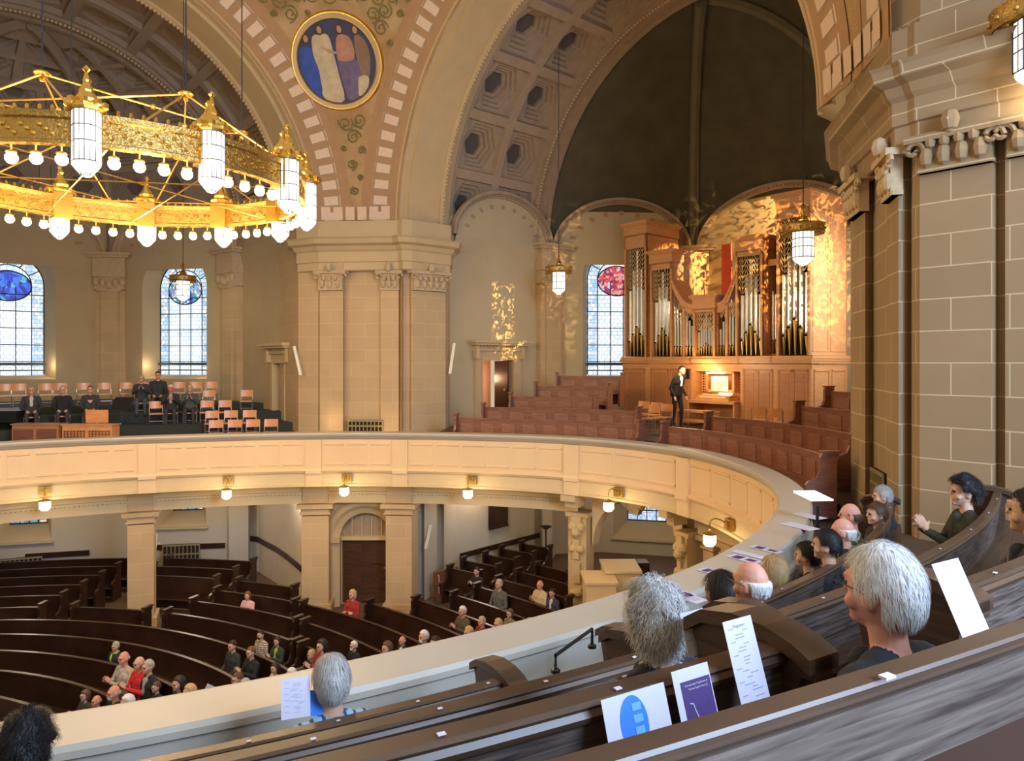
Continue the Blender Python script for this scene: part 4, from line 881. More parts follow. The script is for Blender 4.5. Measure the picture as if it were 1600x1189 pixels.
for k in range(12):
    a = math.radians(-10+30*k); c = (CC[0]+(R+.10)*math.cos(a), CC[1]+(R+.10)*math.sin(a), CC[2]+.05)
    lr = empty('lantern', (0, 0, 0)); lr.parent = ch; lantern_parts(lr, c, .36, .95, False)
    bb = MB(); c2 = (CC[0]+R*math.cos(a), CC[1]+R*math.sin(a)); bb.box((c2[0], c2[1], CC[2]+.22), (.34, .26, .52), rz=a+math.pi/2); bb.lathe((c2[0], c2[1], CC[2]+.5), [(.2, 0), (.22, .05), (.14, .1), (.15, .15), (.07, .25), (.03, .36), (.05, .4), (.01, .46)], 8); bb.obj('lantern_bracket', M_gold, parent=lr)
    for j in range(4):
        b = a+math.radians(6*(j+1)); x, y = CC[0]+R*math.cos(b), CC[1]+R*math.sin(b)
        g = MB(); g.ball((x, y, CC[2]-.20), .082, 10); g.obj('globe_bulb', M_bulb, parent=ch, smooth=True)
fm = MB()
for k in range(48):
    b = math.radians(-10+30*(k//4)+6*(k % 4+1)); x, y = CC[0]+R*math.cos(b), CC[1]+R*math.sin(b)
    fm = MB(); fm.tube([(x, y, CC[2]), (x, y, CC[2]-.1)], .012, 5); fm.lathe((x, y, CC[2]-.13), [(.03, .04), (.07, .02), (.075, 0), (.02, -.01)], 8); fm.obj('bulb_holder', M_gold, parent=ch)
nod = []
for k in range(6): a = math.radians(25+60*k); nod.append((CC[0]+1.95*math.cos(a), CC[1]+1.95*math.sin(a), CC[2]+1.35))
for px, y, D in ((220, 75, 10.3), (357, 159, 12.2), (147, 131, 11.4)): pass
rm = MB(); cm = MB(); km = MB()
for k, p in enumerate(nod):
    km.lathe((p[0], p[1], p[2]), [(.09, -.03), (.12, 0), (.09, .03), (.03, .05)], 12); km.ball((p[0], p[1], p[2]-.08), .04, 8)
    rm.tube([p, nod[(k+2) % 6]], .015, 6); cm.tube([p, (p[0], p[1], ZS+9)], .012, 5)
    for da in (-22, 22):
        a = math.radians(25+60*k+da); q = (CC[0]+R*math.cos(a), CC[1]+R*math.sin(a), CC[2]+.45); rm.tube([p, q], .016, 6)
    m_ = tuple((np.array(p)+np.array(nod[(k+2) % 6]))/2); km.ball(m_, .05, 8)
    a = math.radians(25+60*k); rm.tube([(CC[0]+R*.98*math.cos(a), CC[1]+R*.98*math.sin(a), CC[2]+.05), (CC[0]+R*.98*math.cos(a+math.radians(150)), CC[1]+R*.98*math.sin(a+math.radians(150)), CC[2]+.05)], .013, 5)
rm.obj('tie_rods', M_gold, parent=ch); km.obj('rod_joints', M_gold, parent=ch); cm.obj('hanging_cables', M_lead, parent=ch)
# bracket lamps on the parapet fascia
for i, px in enumerate((71, 357, 543, 738, 968, 1142)):
    ix, p = hit(RAIL, px); nn = normals2(RAIL)[1][int(round(ix))]; t2 = V2(nn[1], -nn[0]); e = empty('bracket_lamp', (0, 0, 0)); mb = MB()
    q = p-nn*.03; mb.box((q[0], q[1], -3.28), (.26, .10, .24), ax=t2); q = p-nn*.09; mb.box((q[0], q[1], -3.28), (.16, .05, .14), ax=t2); mb.obj('wall_plate', M_golddark, parent=e)
    o1 = p-nn*.45-t2*.0; L = (o1[0], o1[1]); mb = MB()
    mb.tube([(p[0]-nn[0]*(.05+.40*math.sin(a)), p[1]-nn[1]*(.05+.40*math.sin(a)), -3.28+.13*math.sin(2*a)) for a in np.linspace(0, math.pi/2, 9)]+[(L[0], L[1], -3.42)], .014, 6); mb.obj('bent_arm', M_golddark, parent=e)
    mb = MB(); mb.lathe((L[0], L[1], -3.56), [(.10, .1), (.13, .06), (.13, -.08), (.08, -.14), (.01, -.15)], 8); mb.obj('lamp_glass', mat('lit bracket glass', (1, .95, .85), .4, emit=(1, .86, .58), estr=7), parent=e)
    mb = MB(); mb.lathe((L[0], L[1], -3.46), [(.14, -.01), (.14, .02), (.04, .05), (.02, .09)], 8); mb.obj('lamp_cap', M_golddark, parent=e)
    ords = ['leftmost', 'second from left', 'third from left, over the arched door', 'fourth from left', 'fifth from left, at the low arch', 'rightmost, nearest the white parapet']
    tag(e, 'lit bracket lamp on the gallery fascia, '+ords[i], 'lamp', 'bracket lamps under the gallery'); point('bracket_light', (L[0]-nn[0]*.05, L[1]-nn[1]*.05, -3.78), 13, (1, .66, .3), .12)
# ================================================================ ORGAN
org = empty('pipe_organ', (0, 0, 0)); tag(org, 'tall oak pipe organ with silver pipes and lit console in the right arm', 'pipe organ')
TF = 8.2
def of(e, o, z): p = armA(TF+o, e); return (p[0], p[1], z)    # o = depth behind the front plane
def obox(mb, e0, e1, o0, o1, z0, z1, mi=0): c = of((e0+e1)/2, (o0+o1)/2, (z0+z1)/2); mb.box(c, (e1-e0, o1-o0, z1-z0), ax=DD, mi=mi)
def cornice_org(mb, e0, e1, o0, o1, z, h=.42):
    obox(mb, e0, e1, o0, o1, z-h-.10, z-h-.04); obox(mb, e0-.02, e1+.02, o0-.02, o1, z-h-.04, z-.14); obox(mb, e0-.06, e1+.06, o0-.06, o1+.02, z-.14, z-.08); obox(mb, e0-.11, e1+.11, o0-.11, o1+.04, z-.08, z)
def pipe(parent, e, o, z0, zm, z1, r):
    p = of(e, o, 0); mb = MB(); mb.lathe((p[0], p[1], 0), [(r*.25, z0), (r*.92, zm-.04), (r, zm)], 12, 1); mb.lathe((p[0], p[1], 0), [(r, zm), (r, z1), (r*.5, z1+.01)], 12, 0)
    f = of(e, o-r*.95, 0); mb.box((f[0], f[1], zm+r*.5), (r*1.1, .012, r*.9), ax=DD, mi=2); mb.ball((f[0], f[1], zm+r*1.2), r*.55, 6, 0, (1, 1, .8))
    mb.obj('pipe', [M_tin, M_pipefoot, M_void], parent=parent, smooth=False)
def lattice(mb, e0, e1, z0, z1, o=.08, n=3):
    w = (e1-e0)/n
    for i in range(n):
        c = e0+w*(i+.5); mb.tube([of(c, o, z0), of(c, o, z1)], .014, 4)
        z = z0
        while z < z1-.1:
            for sg in (-1, 1): mb.tube([of(c, o, z), of(c+sg*w*.25, o, z+.08), of(c+sg*w*.48, o, z+.26)], .016, 4)
            z += .17
def tower(e0, e1, o0, o1, zt, fr, npipes, ph, ztopopen, name='tower_case', pz=.25):
    """ph(i) gives pipe top, foot length"""
    mb = MB(); s = .07
    obox(mb, e0, e0+.05, o0, o1, pz-.02, zt-.3); obox(mb, e1-.05, e1, o0, o1, pz-.02, zt-.3); obox(mb, e0, e1, o1-.05, o1, pz-.02, zt-.3)
    for a in (e0, e1-s): obox(mb, a, a+s, o0-.02, o0+.08, pz-.02, zt-.3)
    obox(mb, e0, e1, o0-.02, o0+.08, ztopopen, zt-.3); cornice_org(mb, e0, e1, o0-.02, o1, zt)
    # framed panels on the right flank
    for (za, zb) in ((pz+.1, pz+(zt-pz)*.48), (pz+(zt-pz)*.52, zt-.65)):
        for (oa, ob) in ((o0+.15, (o0+o1)/2-.07), ((o0+o1)/2+.07, o1-.12)):
            for (a, b, c, d) in ((oa, ob, za, za+.03), (oa, ob, zb-.03, zb), (oa, oa+.03, za, zb), (ob-.03, ob, za, zb)): obox(mb, e1-.01, e1+.018, a, b, c, d)
    t = mb.obj(name, M_oak, parent=org)
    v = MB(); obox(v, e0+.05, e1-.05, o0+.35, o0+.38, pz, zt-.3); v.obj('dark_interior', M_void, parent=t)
    w = (e1-e0-2*s)/npipes; tops = []
    for i in range(npipes):
        zt_, zm = ph(i); pipe(t, e0+s+w*(i+.5), o0+.14+.06*abs(i-(npipes-1)/2)/npipes, pz, zm, zt_, w*.46); tops.append(zt_)
    l = MB(); lattice(l, e0+s+.02, e1-s-.02, min(tops)+.05, ztopopen, o0+.06, 3); l.obj('carved_lattice', mat('pale lattice', (.62, .45, .27), .5), parent=t)
    return t
V = lambda i, n: 1-abs(i-(n-1)/2)/((n-1)/2)
tower(-4.43, -3.40, 0, 1.95, 5.22, None, 5, lambda i: (2.7+1.55*V(i, 5)*.95, .75+.55*V(i, 5)), 4.25)
tower(1.72, 2.80, 0, 2.45, 5.25, None, 5, lambda i: (2.75+1.35*V(i, 5)*.95, .8+.5*V(i, 5)), 4.45)
tower(-3.22, -2.26, 0, 2.1, 4.05, None, 5, lambda i: (2.2+1.05*V(i, 5), .7+.5*V(i, 5)), 3.35)
tower(.28, 1.24, 0, 2.1, 4.10, None, 5, lambda i: (2.2+1.15*V(i, 5), .7+.5*V(i, 5)), 3.45)
tower(-1.28, -.42, -.12, 1.2, 2.30, None, 7, lambda i: (1.05+.62*V(i, 7), .45+.18*V(i, 7)), 1.72)
# curved wings between middle tower and inner towers
for (ea, eb) in ((-2.26, -1.28), (.28, -.42)):
    n = 14; top = [3.0-.98*math.sin(math.pi/2*min(1, k/n*1.15)) for k in range(n+1)]; es = [ea+(eb-ea)*k/n for k in range(n+1)]; mb = MB()
    for k in range(n):
        for (o0, o1, d) in ((-.05, .9, .12),):
            P = [of(es[k], o0, top[k]-d), of(es[k+1], o0, top[k+1]-d), of(es[k+1], o0, top[k+1]), of(es[k], o0, top[k]), of(es[k], o1, top[k]-d), of(es[k+1], o1, top[k+1]-d), of(es[k+1], o1, top[k+1]), of(es[k], o1, top[k])]
            mb.add(P, [(0, 1, 2, 3), (3, 2, 6, 7), (0, 4, 5, 1), (4, 7, 6, 5)])
        mb.add([of(es[k], 0, top[k]-.34), of(es[k+1], 0, top[k+1]-.34), of(es[k+1], 0, top[k+1]-.1), of(es[k], 0, top[k]-.1)], [(0, 1, 2, 3)])
    em = (ea+eb)/2; a, b = min(ea, eb), max(ea, eb)
    obox(mb, em-.045, em+.045, 0, .1, .23, 1.95 if ea < 0 else 2.0)
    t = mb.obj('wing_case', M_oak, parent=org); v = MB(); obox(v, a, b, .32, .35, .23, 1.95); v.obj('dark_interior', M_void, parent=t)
    npi = 4 if ea < 0 else 3
    for side in (0, 1):
        for i in range(npi):
            w = abs(eb-ea)/2/npi; q = (side*npi+i+.5)/(2*npi); e = ea+(eb-ea)*q; zt_ = (2.05-.9*q) if side == 0 else (1.75-.75*(i+.5)/npi); pipe(t, e, .12, .25, .55, zt_, w*.40)
    l = MB(); lattice(l, a+.05, b-.05, 1.5, 2.0, .07, 4); l.obj('carved_lattice', MATS['pale lattice'], parent=t)
# narrow recessed pipes beside the outer towers
for (ea, eb) in ((1.26, 1.70), (-3.38, -3.24)):
    mb = MB(); obox(mb, ea, eb, .5, 2.0, .23, .3); obox(mb, ea, eb, .3, .36, 3.1, 3.3); t = mb.obj('recess_case', M_oak, parent=org)
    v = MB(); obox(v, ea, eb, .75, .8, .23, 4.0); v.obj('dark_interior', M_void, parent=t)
    n = 4 if ea > 0 else 1
    for i in range(n): w = (eb-ea)/n; pipe(t, ea+w*(i+.5), .5, .25, .7, 2.3-.1*i, w*.42)
mb = MB(); obox(mb, -1.22, -.84, 1.5, 1.56, 2.3, 4.2); mb.obj('red_panel', M_red, parent=org)
# lower case with cornice, panels, console recess
mb = MB()
obox(mb, -4.47, -1.35, 0, 1.9, -2.1, -.05); obox(mb, .45, 2.84, 0, 2.4, -2.1, -.05); obox(mb, -1.35, .45, .5, 2.3, -2.1, -.05); obox(mb, -1.35, .45, 0, .5, -.28, -.05)
for (a, b) in ((-4.5, -3.3), (-3.3, -1.4), (-1.4, .45), (.45, 1.6), (1.6, 2.88)):
    obox(mb, a, b, -.03, .06, -.14, -.04); obox(mb, a-.02, b+.02, -.09, .1, -.02, .06); obox(mb, a-.04, b+.04, -.15, .2, .06, .13); obox(mb, a-.02, b+.02, -.10, .2, .13, .22)
for dz in ((.06, .13), (.13, .22), (-.02, .06)): obox(mb, 2.6, 2.90+dz[0]*.3, -.12, 2.5, dz[0], dz[1])
lc = mb.obj('lower_case', M_oak, parent=org)
mb = MB()
def frame_panel(mb, e0, e1, z0, z1, o=-.02, w=.07):
    obox(mb, e0, e1, o, 0, z0, z0+w); obox(mb, e0, e1, o, 0, z1-w, z1); obox(mb, e0, e0+w, o, 0, z0, z1); obox(mb, e1-w, e1, o, 0, z0, z1)
    obox(mb, e0+w*1.6, e1-w*1.6, o*.7, 0, z0+w*1.6, z1-w*1.6)
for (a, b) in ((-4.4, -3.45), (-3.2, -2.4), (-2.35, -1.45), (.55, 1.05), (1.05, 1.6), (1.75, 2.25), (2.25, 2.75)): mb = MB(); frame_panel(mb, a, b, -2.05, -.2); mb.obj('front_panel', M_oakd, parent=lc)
mb = MB()
for (oa, ob) in ((.15, 1.15), (1.3, 2.25)):
    for (a, b, c, d) in ((oa, ob, -2.0, -1.94), (oa, ob, -.26, -.2), (oa, oa+.06, -2.0, -.2), (ob-.06, ob, -2.0, -.2)): obox(mb, 2.83, 2.865, a, b, c, d)
mb.obj('flank_panels', M_oak, parent=lc)
cs_ = MB(); obox(cs_, -1.35, .45, -.35, .5, -1.35, -1.25); obox(cs_, -1.1, .2, -.28, .3, -1.25, -1.15); obox(cs_, -1.05, .15, -.15, .3, -1.13, -1.07)
obox(cs_, -1.0, -.92, .2, .45, -1.0, -.3); obox(cs_, .02, .10, .2, .45, -1.0, -.3); obox(cs_, -1.0, .1, .2, .45, -.36, -.28); obox(cs_, -1.0, .1, .2, .3, -1.0, -.9)
obox(cs_, -1.35, -1.3, -.35, .5, -2.1, -1.3); obox(cs_, .4, .45, -.35, .5, -2.1, -1.3)
cons = cs_.obj('console', M_oak, parent=org)
k = MB()
for r_ in range(2): obox(k, -.95, .05, -.22+.16*r_, -.1+.16*r_, -1.15+.08*r_, -1.13+.08*r_)
k.obj('keyboard', mat('ivory keys', (.85, .8, .68), .4), parent=cons)
k = MB()
for sg, eb in ((0, -1.27), (1, .16)):
    for i in range(3):
        for j in range(8): p = of(eb+.09*i, .46, -1.0+.09*j); k.ball(p, .028, 6)
k.obj('stop_knobs', M_pewg, parent=cons)
k = MB(); obox(k, -.75, -.1, .15, .17, -.95, -.45); k.obj('music_sheet', mat('lit music sheet', (.95, .9, .8), .6), parent=cons)
k = MB(); obox(k, -.85, -.2, .0, .12, -.36, -.32); obox(k, -.3, .15, -.1, 0, -1.06, -1.0); k.obj('console_light', mat('warm strip lamp', (1, .9, .7), .4, emit=(1, .75, .4), estr=6), parent=cons)
k = MB(); obox(k, -1.5, -1.38, -.25, -.18, -.55, -.2); k.obj('monitor', M_black, parent=org)
bn = empty('organ_bench', (0, 0, 0)); tag(bn, 'wooden organ bench pulled up to the lit console', 'bench')
mb = MB(); obox(mb, -1.35, .15, -1.05, -.7, -1.62, -1.55); mb.obj('seat', M_oak, parent=bn)
for e in (-1.3, .1):
    mb = MB(); obox(mb, e-.03, e+.03, -1.03, -.72, -2.1, -1.62); mb.obj('leg', M_oak, parent=bn)
mb = MB(); obox(mb, -1.3, .1, -.92, -.86, -1.95, -1.85); mb.obj('stretcher', M_oak, parent=bn)
# daylight entering by the organ arm's own side windows (beyond the near pier)
_a = armA(9.0, 4.8); _b = armA(9.0, 1.0); area('organ_arm_window_light', (_a[0], _a[1], 2.2), (_b[0], _b[1], 1.0), 2.2, 95, (.95, .93, .86), 3.5)
# ================================================================ PEWS
ORD = ['first', 'second', 'third', 'fourth', 'fifth', 'sixth', 'seventh', 'eighth', 'ninth', 'tenth', 'eleventh', 'twelfth', 'thirteenth', 'fourteenth', 'fifteenth', 'sixteenth']
def end_profile(H, fancy):
    if fancy: return [(-.06, 0), (.42, 0), (.42, .40), (.38, .52), (.30, .60), (.25, .75), (.26, .90), (.30, H-.10), (.33, H-.03), (.26, H+.015), (.14, H+.04), (.02, H+.04), (-.07, H+.02), (-.125, H-.005), (-.125, H-.06), (-.08, H-.065), (-.06, H-.14)]
    return [(-.05, 0), (.46, 0), (.46, .55), (.40, .62), (.28, .66), (.22, .80), (.22, H+.02), (.18, H+.09), (.06, H+.12), (-.06, H+.10), (-.10, H+.04), (-.05, H)]
def pew(path, side, zf, H, mats, ends=(1, 1), fancy=False, ledge=False, panels=None, pw=.42, name='pew', band=None, clips=None, seatz=.44, thin=False):
    """path: plan polyline of the back; side: +-1 direction (left normal) of the seat"""
    path = np.array(path); root = empty(name, (0, 0, 0)); mw, mcap, mpanel = mats; zt = zf+H
    zb_ = zt-.125 if thin else zf+.05; tk = .018 if thin else .035
    if thin: lb = MB(); sweep(lb, path, [(.004, zf+.05), (.004, zb_), (.03, zb_), (.03, zf+.05)], side=side, caps=True); lb.obj('dark_void_panel', M_pewg, parent=root)  # dark panel stands in for the shaded book box void below
    mb = MB(); sweep(mb, path, [(0, zb_), (0, zt-.03), (tk, zt-.03), (tk, zb_)], side=side, caps=True); mb.obj('backrest', mw, parent=root)
    mb = MB()
    if thin: sweep(mb, path, [(-.006, zt-.020), (-.010, zt-.016), (-.010, zt-.011), (-.005, zt-.009), (-.009, zt-.005), (-.007, zt), (.020, zt+.002), (.024, zt-.004), (.022, zt-.016), (.018, zt-.018)], side=side, caps=True)
    elif fancy: sweep(mb, path, [(-.012, zt-.05), (-.035, zt-.045), (-.04, zt-.03), (-.03, zt-.018), (-.036, zt-.008), (-.025, zt), (.028, zt+.002), (.038, zt-.008), (.036, zt-.035), (.03, zt-.05)], side=side, caps=True)
    else: sweep(mb, path, [(-.02, zt-.04), (-.02, zt), (.055, zt), (.055, zt-.04)], side=side, caps=True)
    mb.obj('top_rail', mcap, parent=root)
    mb = MB(); sweep(mb, path, [(.03, zf+seatz-.04), (.03, zf+seatz), (pw, zf+seatz), (pw+.02, zf+seatz-.02), (pw, zf+seatz-.04)], side=side, caps=True); mb.obj('seat', mw, parent=root)
    if ledge: mb = MB(); sweep(mb, path, [(0, zt-.34), (-.13, zt-.33), (-.13, zt-.30), (0, zt-.30)], side=side, caps=True); mb.obj('book_ledge', mcap, parent=root)
    if band: mb = MB(); sweep(mb, path, [(0, zt-.05), (-.018, zt-.05), (-.018, zt-band), (-.006, zt-band-.02), (0, zt-band-.02)], side=side, caps=True); mb.obj('back_rail', mw, parent=root)
    if panels:
        L = np.r_[0, np.cumsum(np.linalg.norm(np.diff(path, axis=0), axis=1))]; n = max(2, int(L[-1]/panels))
        for k in range(n):
            w = sub(path, float(np.interp((k+.18)/n*L[-1], L, range(len(L)))), float(np.interp((k+.82)/n*L[-1], L, range(len(L)))))
            mb = MB(); sweep(mb, w, [(.035, zt-.14), (.052, zt-.15), (.052, zt-.50), (.035, zt-.52)], side=side, caps=True); mb.obj('back_panel', mpanel, parent=root)
    P, Nn = normals2(path)
    for j, i in ((0, 0), (1, len(P)-1)):
        if not ends[j]: continue
        t = (P[min(i+1, len(P)-1)]-P[max(i-1, 0)]); t /= np.linalg.norm(t); nn = Nn[i]/np.linalg.norm(Nn[i])*side; pr = end_profile(H, fancy); mb = MB(); w = .035
        A = [(*(P[i]+nn*o-t*w), zf+z) for o, z in pr]; B = [(*(P[i]+nn*o+t*w), zf+z) for o, z in pr]; n = len(pr)
        mb.add(A+B, [tuple(range(n)), tuple(range(2*n-1, n-1, -1))]+[(k, (k+1) % n, n+(k+1) % n, n+k) for k in range(n)])
        if fancy:   # overhanging cap following the curved top
            cap = pr[8:14]
            A = [(*(P[i]+nn*o-t*.06), zf+z+.006) for o, z in cap]; B = [(*(P[i]+nn*o+t*.06), zf+z+.006) for o, z in cap]; A2 = [(*(P[i]+nn*o-t*.06), zf+z-.035) for o, z in cap]; B2 = [(*(P[i]+nn*o+t*.06), zf+z-.035) for o, z in cap]; m = len(cap)
            mb.add(A+B+A2+B2, [(k, k+1, m+k+1, m+k) for k in range(m-1)]+[(k, k+1, 2*m+k+1, 2*m+k) for k in range(m-1)]+[(m+k, m+k+1, 3*m+k+1, 3*m+k) for k in range(m-1)]+[(0, m, 3*m, 2*m), (m-1, 2*m-1, 4*m-1, 3*m-1)])
        else:
            c = P[i]+nn*.06; mb.box((c[0], c[1], zt+.115), (.11, .32, .04), ax=t)
        mb.obj('pew_end', mcap if fancy else mw, parent=root)
    if clips:
        for s in clips:
            L = np.r_[0, np.cumsum(np.linalg.norm(np.diff(path, axis=0), axis=1))]; i = float(np.interp(s*L[-1], L, range(len(L)))); a = int(i); p = path[a]*(1-(i-a))+path[min(a+1, len(path)-1)]*(i-a); nn = Nn[a]*side; t = V2(nn[1], -nn[0])
            mb = MB(); q = p-nn*.012; mb.box((q[0], q[1], zt+.005), (.018, .011, .003), ax=t); mb.obj('seat_number_plate', M_paper, parent=root)
    return root
# near gallery
nearL = [offset(RAIL, o) for o in NEAR_OFF]
def near_i(path, px, D=None, pt_=None): return nearest(path, at(px, D))
MN = (M_pewn, M_pewcap, M_pewn)
rowname = ['first', 'second', 'third', 'fourth']
for k, ((pxa, Da), endpx) in enumerate(zip(((792, 3.9), (1003, 3.16), (1266, 2.0), (1780, 1.55)), range(4))):
    path = smooth_path(nearL[k], .12, 12); i0 = nearest(path, at(pxa, Da)); seg_ = path[i0:]; seg_ = seg_[seg_[:, 0] > -6.2]
    r = pew(seg_, -1, NEAR_TOPS[k]-PEWH[k], PEWH[k], MN, (1, 1), True, ledge=k < 2, band=None if k == 3 else .2, thin=k == 3, clips=[.02+.062*q for q in range(14)])
    tag(r, ['dark gallery pew in the front row behind the white parapet, left of the aisle', 'dark gallery pew in the second row, left of the aisle, behind the blue plaid shirt', 'dark wooden gallery pew in the third row with concert papers standing against its back', 'nearest dark wooden gallery pew running across the bottom right corner'][k], 'pew', 'near gallery pews')
for k, ((pxa, Da), (pxb, Db)) in enumerate((((958, 4.56), (1418, 9.0)), ((1120, 3.7), (1560, 7.0)), ((1455, 2.45), (1640, 5.0)))):
    path = smooth_path(nearL[k], .12, 12); i1, i0 = nearest(path, at(pxa, Da)), nearest(path, at(pxb, Db)); r = pew(path[i0:i1+1], -1, NEAR_TOPS[k]-PEWH[k], PEWH[k], MN, (1, 1), True, band=.2, ledge=k < 2, clips=[.1+.16*q for q in range(6)])
    tag(r, ['dark gallery pew in the front row, right of the aisle, curving to the pier', 'dark gallery pew in the second row, ending at the stone wall on the right', 'dark gallery pew in the third row, cut by the right edge of the view'][k], 'pew', 'near gallery pews')
# aisle handrail
hr = empty('handrail', (0, 0, 0)); tag(hr, 'black iron handrail on the parapet beside the aisle', 'handrail'); mb = MB()
a = at(884, 4.75); b = at(935, 4.3); za, zb = -1.80, -1.78
pa_, pb_ = at(868, 4.6), at(925, 5.0)
mb.tube([(pa_[0], pa_[1], -1.93), (pa_[0], pa_[1], -1.86), (pb_[0], pb_[1], -1.84), (pb_[0], pb_[1], -1.95)], .012, 6); mb.obj('rail', M_black, parent=hr)
mb = MB(); mb.lathe((pa_[0], pa_[1], -1.97), [(.03, 0), (.03, .02), (.012, .03)], 8); mb.lathe((pb_[0], pb_[1], -1.97), [(.03, 0), (.03, .02), (.012, .03)], 8); mb.obj('foot', M_black, parent=hr)
# organ arm gallery pews
MA3 = (M_pewa, M_pewa, M_pewa2)
for k, (pa0, pa1) in enumerate(((714, 1004), (756, 1000), (799, 933), (838, 955), (872, 974))):
    path = smooth_path(offset(RAIL, ARM_OFF[k]), .2, 30); i0, i1 = hit(path, pa0)[0], hit(path, pa1)[0]; r = pew(sub(path, i0, i1), -1, ARM_TOPS[k]-1.0, 1.0, MA3, (1, 1), panels=.62)
    tag(r, 'red-brown panelled pew left of the organ console, %s row up' % ORD[k], 'pew', 'organ arm pews left of the console')
for k, (pa0, pa1) in enumerate(((1042, 1302), (1110, 1345), (1252, 1360), (1298, 1375))):
    path = smooth_path(offset(RAIL, ARM_OFF[k]), .2, 30); i0 = hit(path, pa0)[0]
    try: i1 = hit(path, pa1)[0]
    except IndexError: i1 = nearest(path, (6.0, 13.5))
    r = pew(sub(path, i0, i1), -1, ARM_TOPS[k]-1.0+(0, -.02, .02, .05)[k], 1.0, MA3, (1, 1), panels=.62)
    tag(r, 'red-brown panelled pew right of the organ console, %s row from the parapet' % ORD[k], 'pew', 'organ arm pews right of the console')
# ground floor pews: arcs about a centre to the left
GO = V2(-12.05, 7.3)
GWALL = GW1+plan((640, 21.7))+GW2+GW3
def inside_ground(p):
    if p[1] < 1.5: return False
    px = 800+F*p[0]/p[1]
    if px > 896 or px < -330: return False
    u = math.atan2(p[0], p[1]); D = None
    for a, b in zip(GWALL[:-1], GWALL[1:]):
        pa2, pb2 = 800+F*a[0]/a[1], 800+F*b[0]/b[1]
        if min(pa2, pb2) <= px <= max(pa2, pb2) and abs(pb2-pa2) > 1e-6:
            q = (px-pa2)/(pb2-pa2); D = a[1]*(1-q)+b[1]*q if D is None else min(D, a[1]*(1-q)+b[1]*q)
    if D is None: return False
    if 470 < px < 650 and p[1] > 19.3: return False
    if 470 < px < 475: return False
    return p[1] < D-.9
aisles = [(87.4, 90.6, 11.5), (74.2, 76.6, 11.5), (50.5, 52.6, 15.5), (63.5, 65.5, 14.5)]
cols = [beam_at(222)[0], pl, pr]
GROWS = []; nb_ = 0
MG = (M_pewg, M_pewg, M_pewg)
blockname = ['by the booth', 'right of the arched door', 'before the arched door', 'behind the cream column', 'far left']
for k in range(18):
    r_ = 6.95+.95*k; GROWS.append(r_)
    segs = []; cur = []
    for a in np.arange(12, 128, .6):
        p = GO+r_*V2(math.cos(math.radians(a)), math.sin(math.radians(a)))
        ok = inside_ground(p) and not any(x < a < y and r_ > rm_ for x, y, rm_ in aisles) and all(np.hypot(*(p-c)) > .85 for c in cols)
        if ok: cur.append(p)
        else:
            if len(cur)*.6*math.radians(1)*r_ > 1.3: segs.append(cur)
            cur = []
    if len(cur) > 8: segs.append(cur)
    for s_, sg in enumerate(segs):
        m_ = sg[len(sg)//2]; am = math.degrees(math.atan2(*(m_-GO)[::-1]))
        bi = 0 if am < 50.5 else 1 if am < 64 else 2 if am < 75 else 3 if am < 88 else 4
        r = pew(sg, 1, ZG, 1.0, MG, (1, 1))
        o_ = [x for x in bpy.data.objects if x.get('label', '').startswith('ground floor pew, '+ORD[min(k, 15)]+' row') and x.get('label', '').endswith(blockname[bi])]
        tag(r, 'ground floor pew, %s row from the front, %s%s' % (ORD[min(k, 15)], 'short piece, ' if o_ else '', blockname[bi]), 'pew', 'curved ground floor pews')
# ================================================================ CHAIRS
def chair_proto():
    root = empty('wooden_chair'); s = MB()
    s.grid(lambda u, v: (u, .02+.03*(2*u/.42)**2*0+.0, v), [-.21, -.07, .07, .21], [.62, .72, .82]); s = MB()
    n = 7
    for k in range(n-1):
        x0, x1 = -.21+.42*k/(n-1), -.21+.42*(k+1)/(n-1); y0, y1 = -.2+.03*(1-(x0/.21)**2)*-1, -.2-.03*(1-(x1/.21)**2)
        y0 = -.2-.03*(1-(x0/.21)**2)
        s.add([(x0, y0, .60), (x1, y1, .60), (x1, y1-.02, .84), (x0, y0-.02, .84), (x0, y0+.015, .60), (x1, y1+.015, .60), (x1, y1-.005, .84), (x0, y0-.005, .84)], [(0, 1, 2, 3), (4, 7, 6, 5), (3, 2, 6, 7), (0, 4, 5, 1), (0, 3, 7, 4), (1, 5, 6, 2)])
    s.obj('backrest', M_chair, parent=root); s = MB(); s.box((0, 0, .45), (.42, .40, .02)); s.box((0, .19, .44), (.42, .03, .03)); s.obj('seat', M_chair, parent=root)
    for sx in (-.2, .2):
        s = MB(); s.tube([(sx, .17, 0), (sx, .17, .44)], .012, 6); s.obj('front_leg', M_steel, parent=root)
        s = MB(); s.tube([(sx, -.22, 0), (sx, -.17, .44), (sx, -.22, .80)], .012, 6); s.obj('rear_leg', M_steel, parent=root)
    s = MB(); s.tube([(-.2, .17, .2), (.2, .17, .2)], .009, 5); s.obj('stretcher', M_steel, parent=root)
    return root
def copy_tree(o, parent=None):
    c = o.copy(); scene.collection.objects.link(c)
    if parent is not None: c.parent = parent
    for k in list(o.children): copy_tree(k, c)
    return c
CHP = chair_proto(); CUSED = [False]
def put_chair(p, z, rz, label, group):
    if not CUSED[0]: o = CHP; CUSED[0] = True
    else: o = copy_tree(CHP)
    o.location = (p[0], p[1], z); o.rotation_euler = (0, 0, rz); tag(o, label, 'chair', group); return o
CROWS = [(2.4, -2.62), (3.6, -2.40), (4.8, -2.12), (6.1, -1.82), (7.6, -1.55)]
def stage_pos(px, row): Q = offset(RAIL, CROWS[row][0]); _, p = hit(Q, px); return p
def face(p, tgt): d = V2(*tgt)-V2(p[0], p[1]); return math.atan2(-d[0], d[1])
rown = ['front', 'second', 'third', 'fourth', 'back']
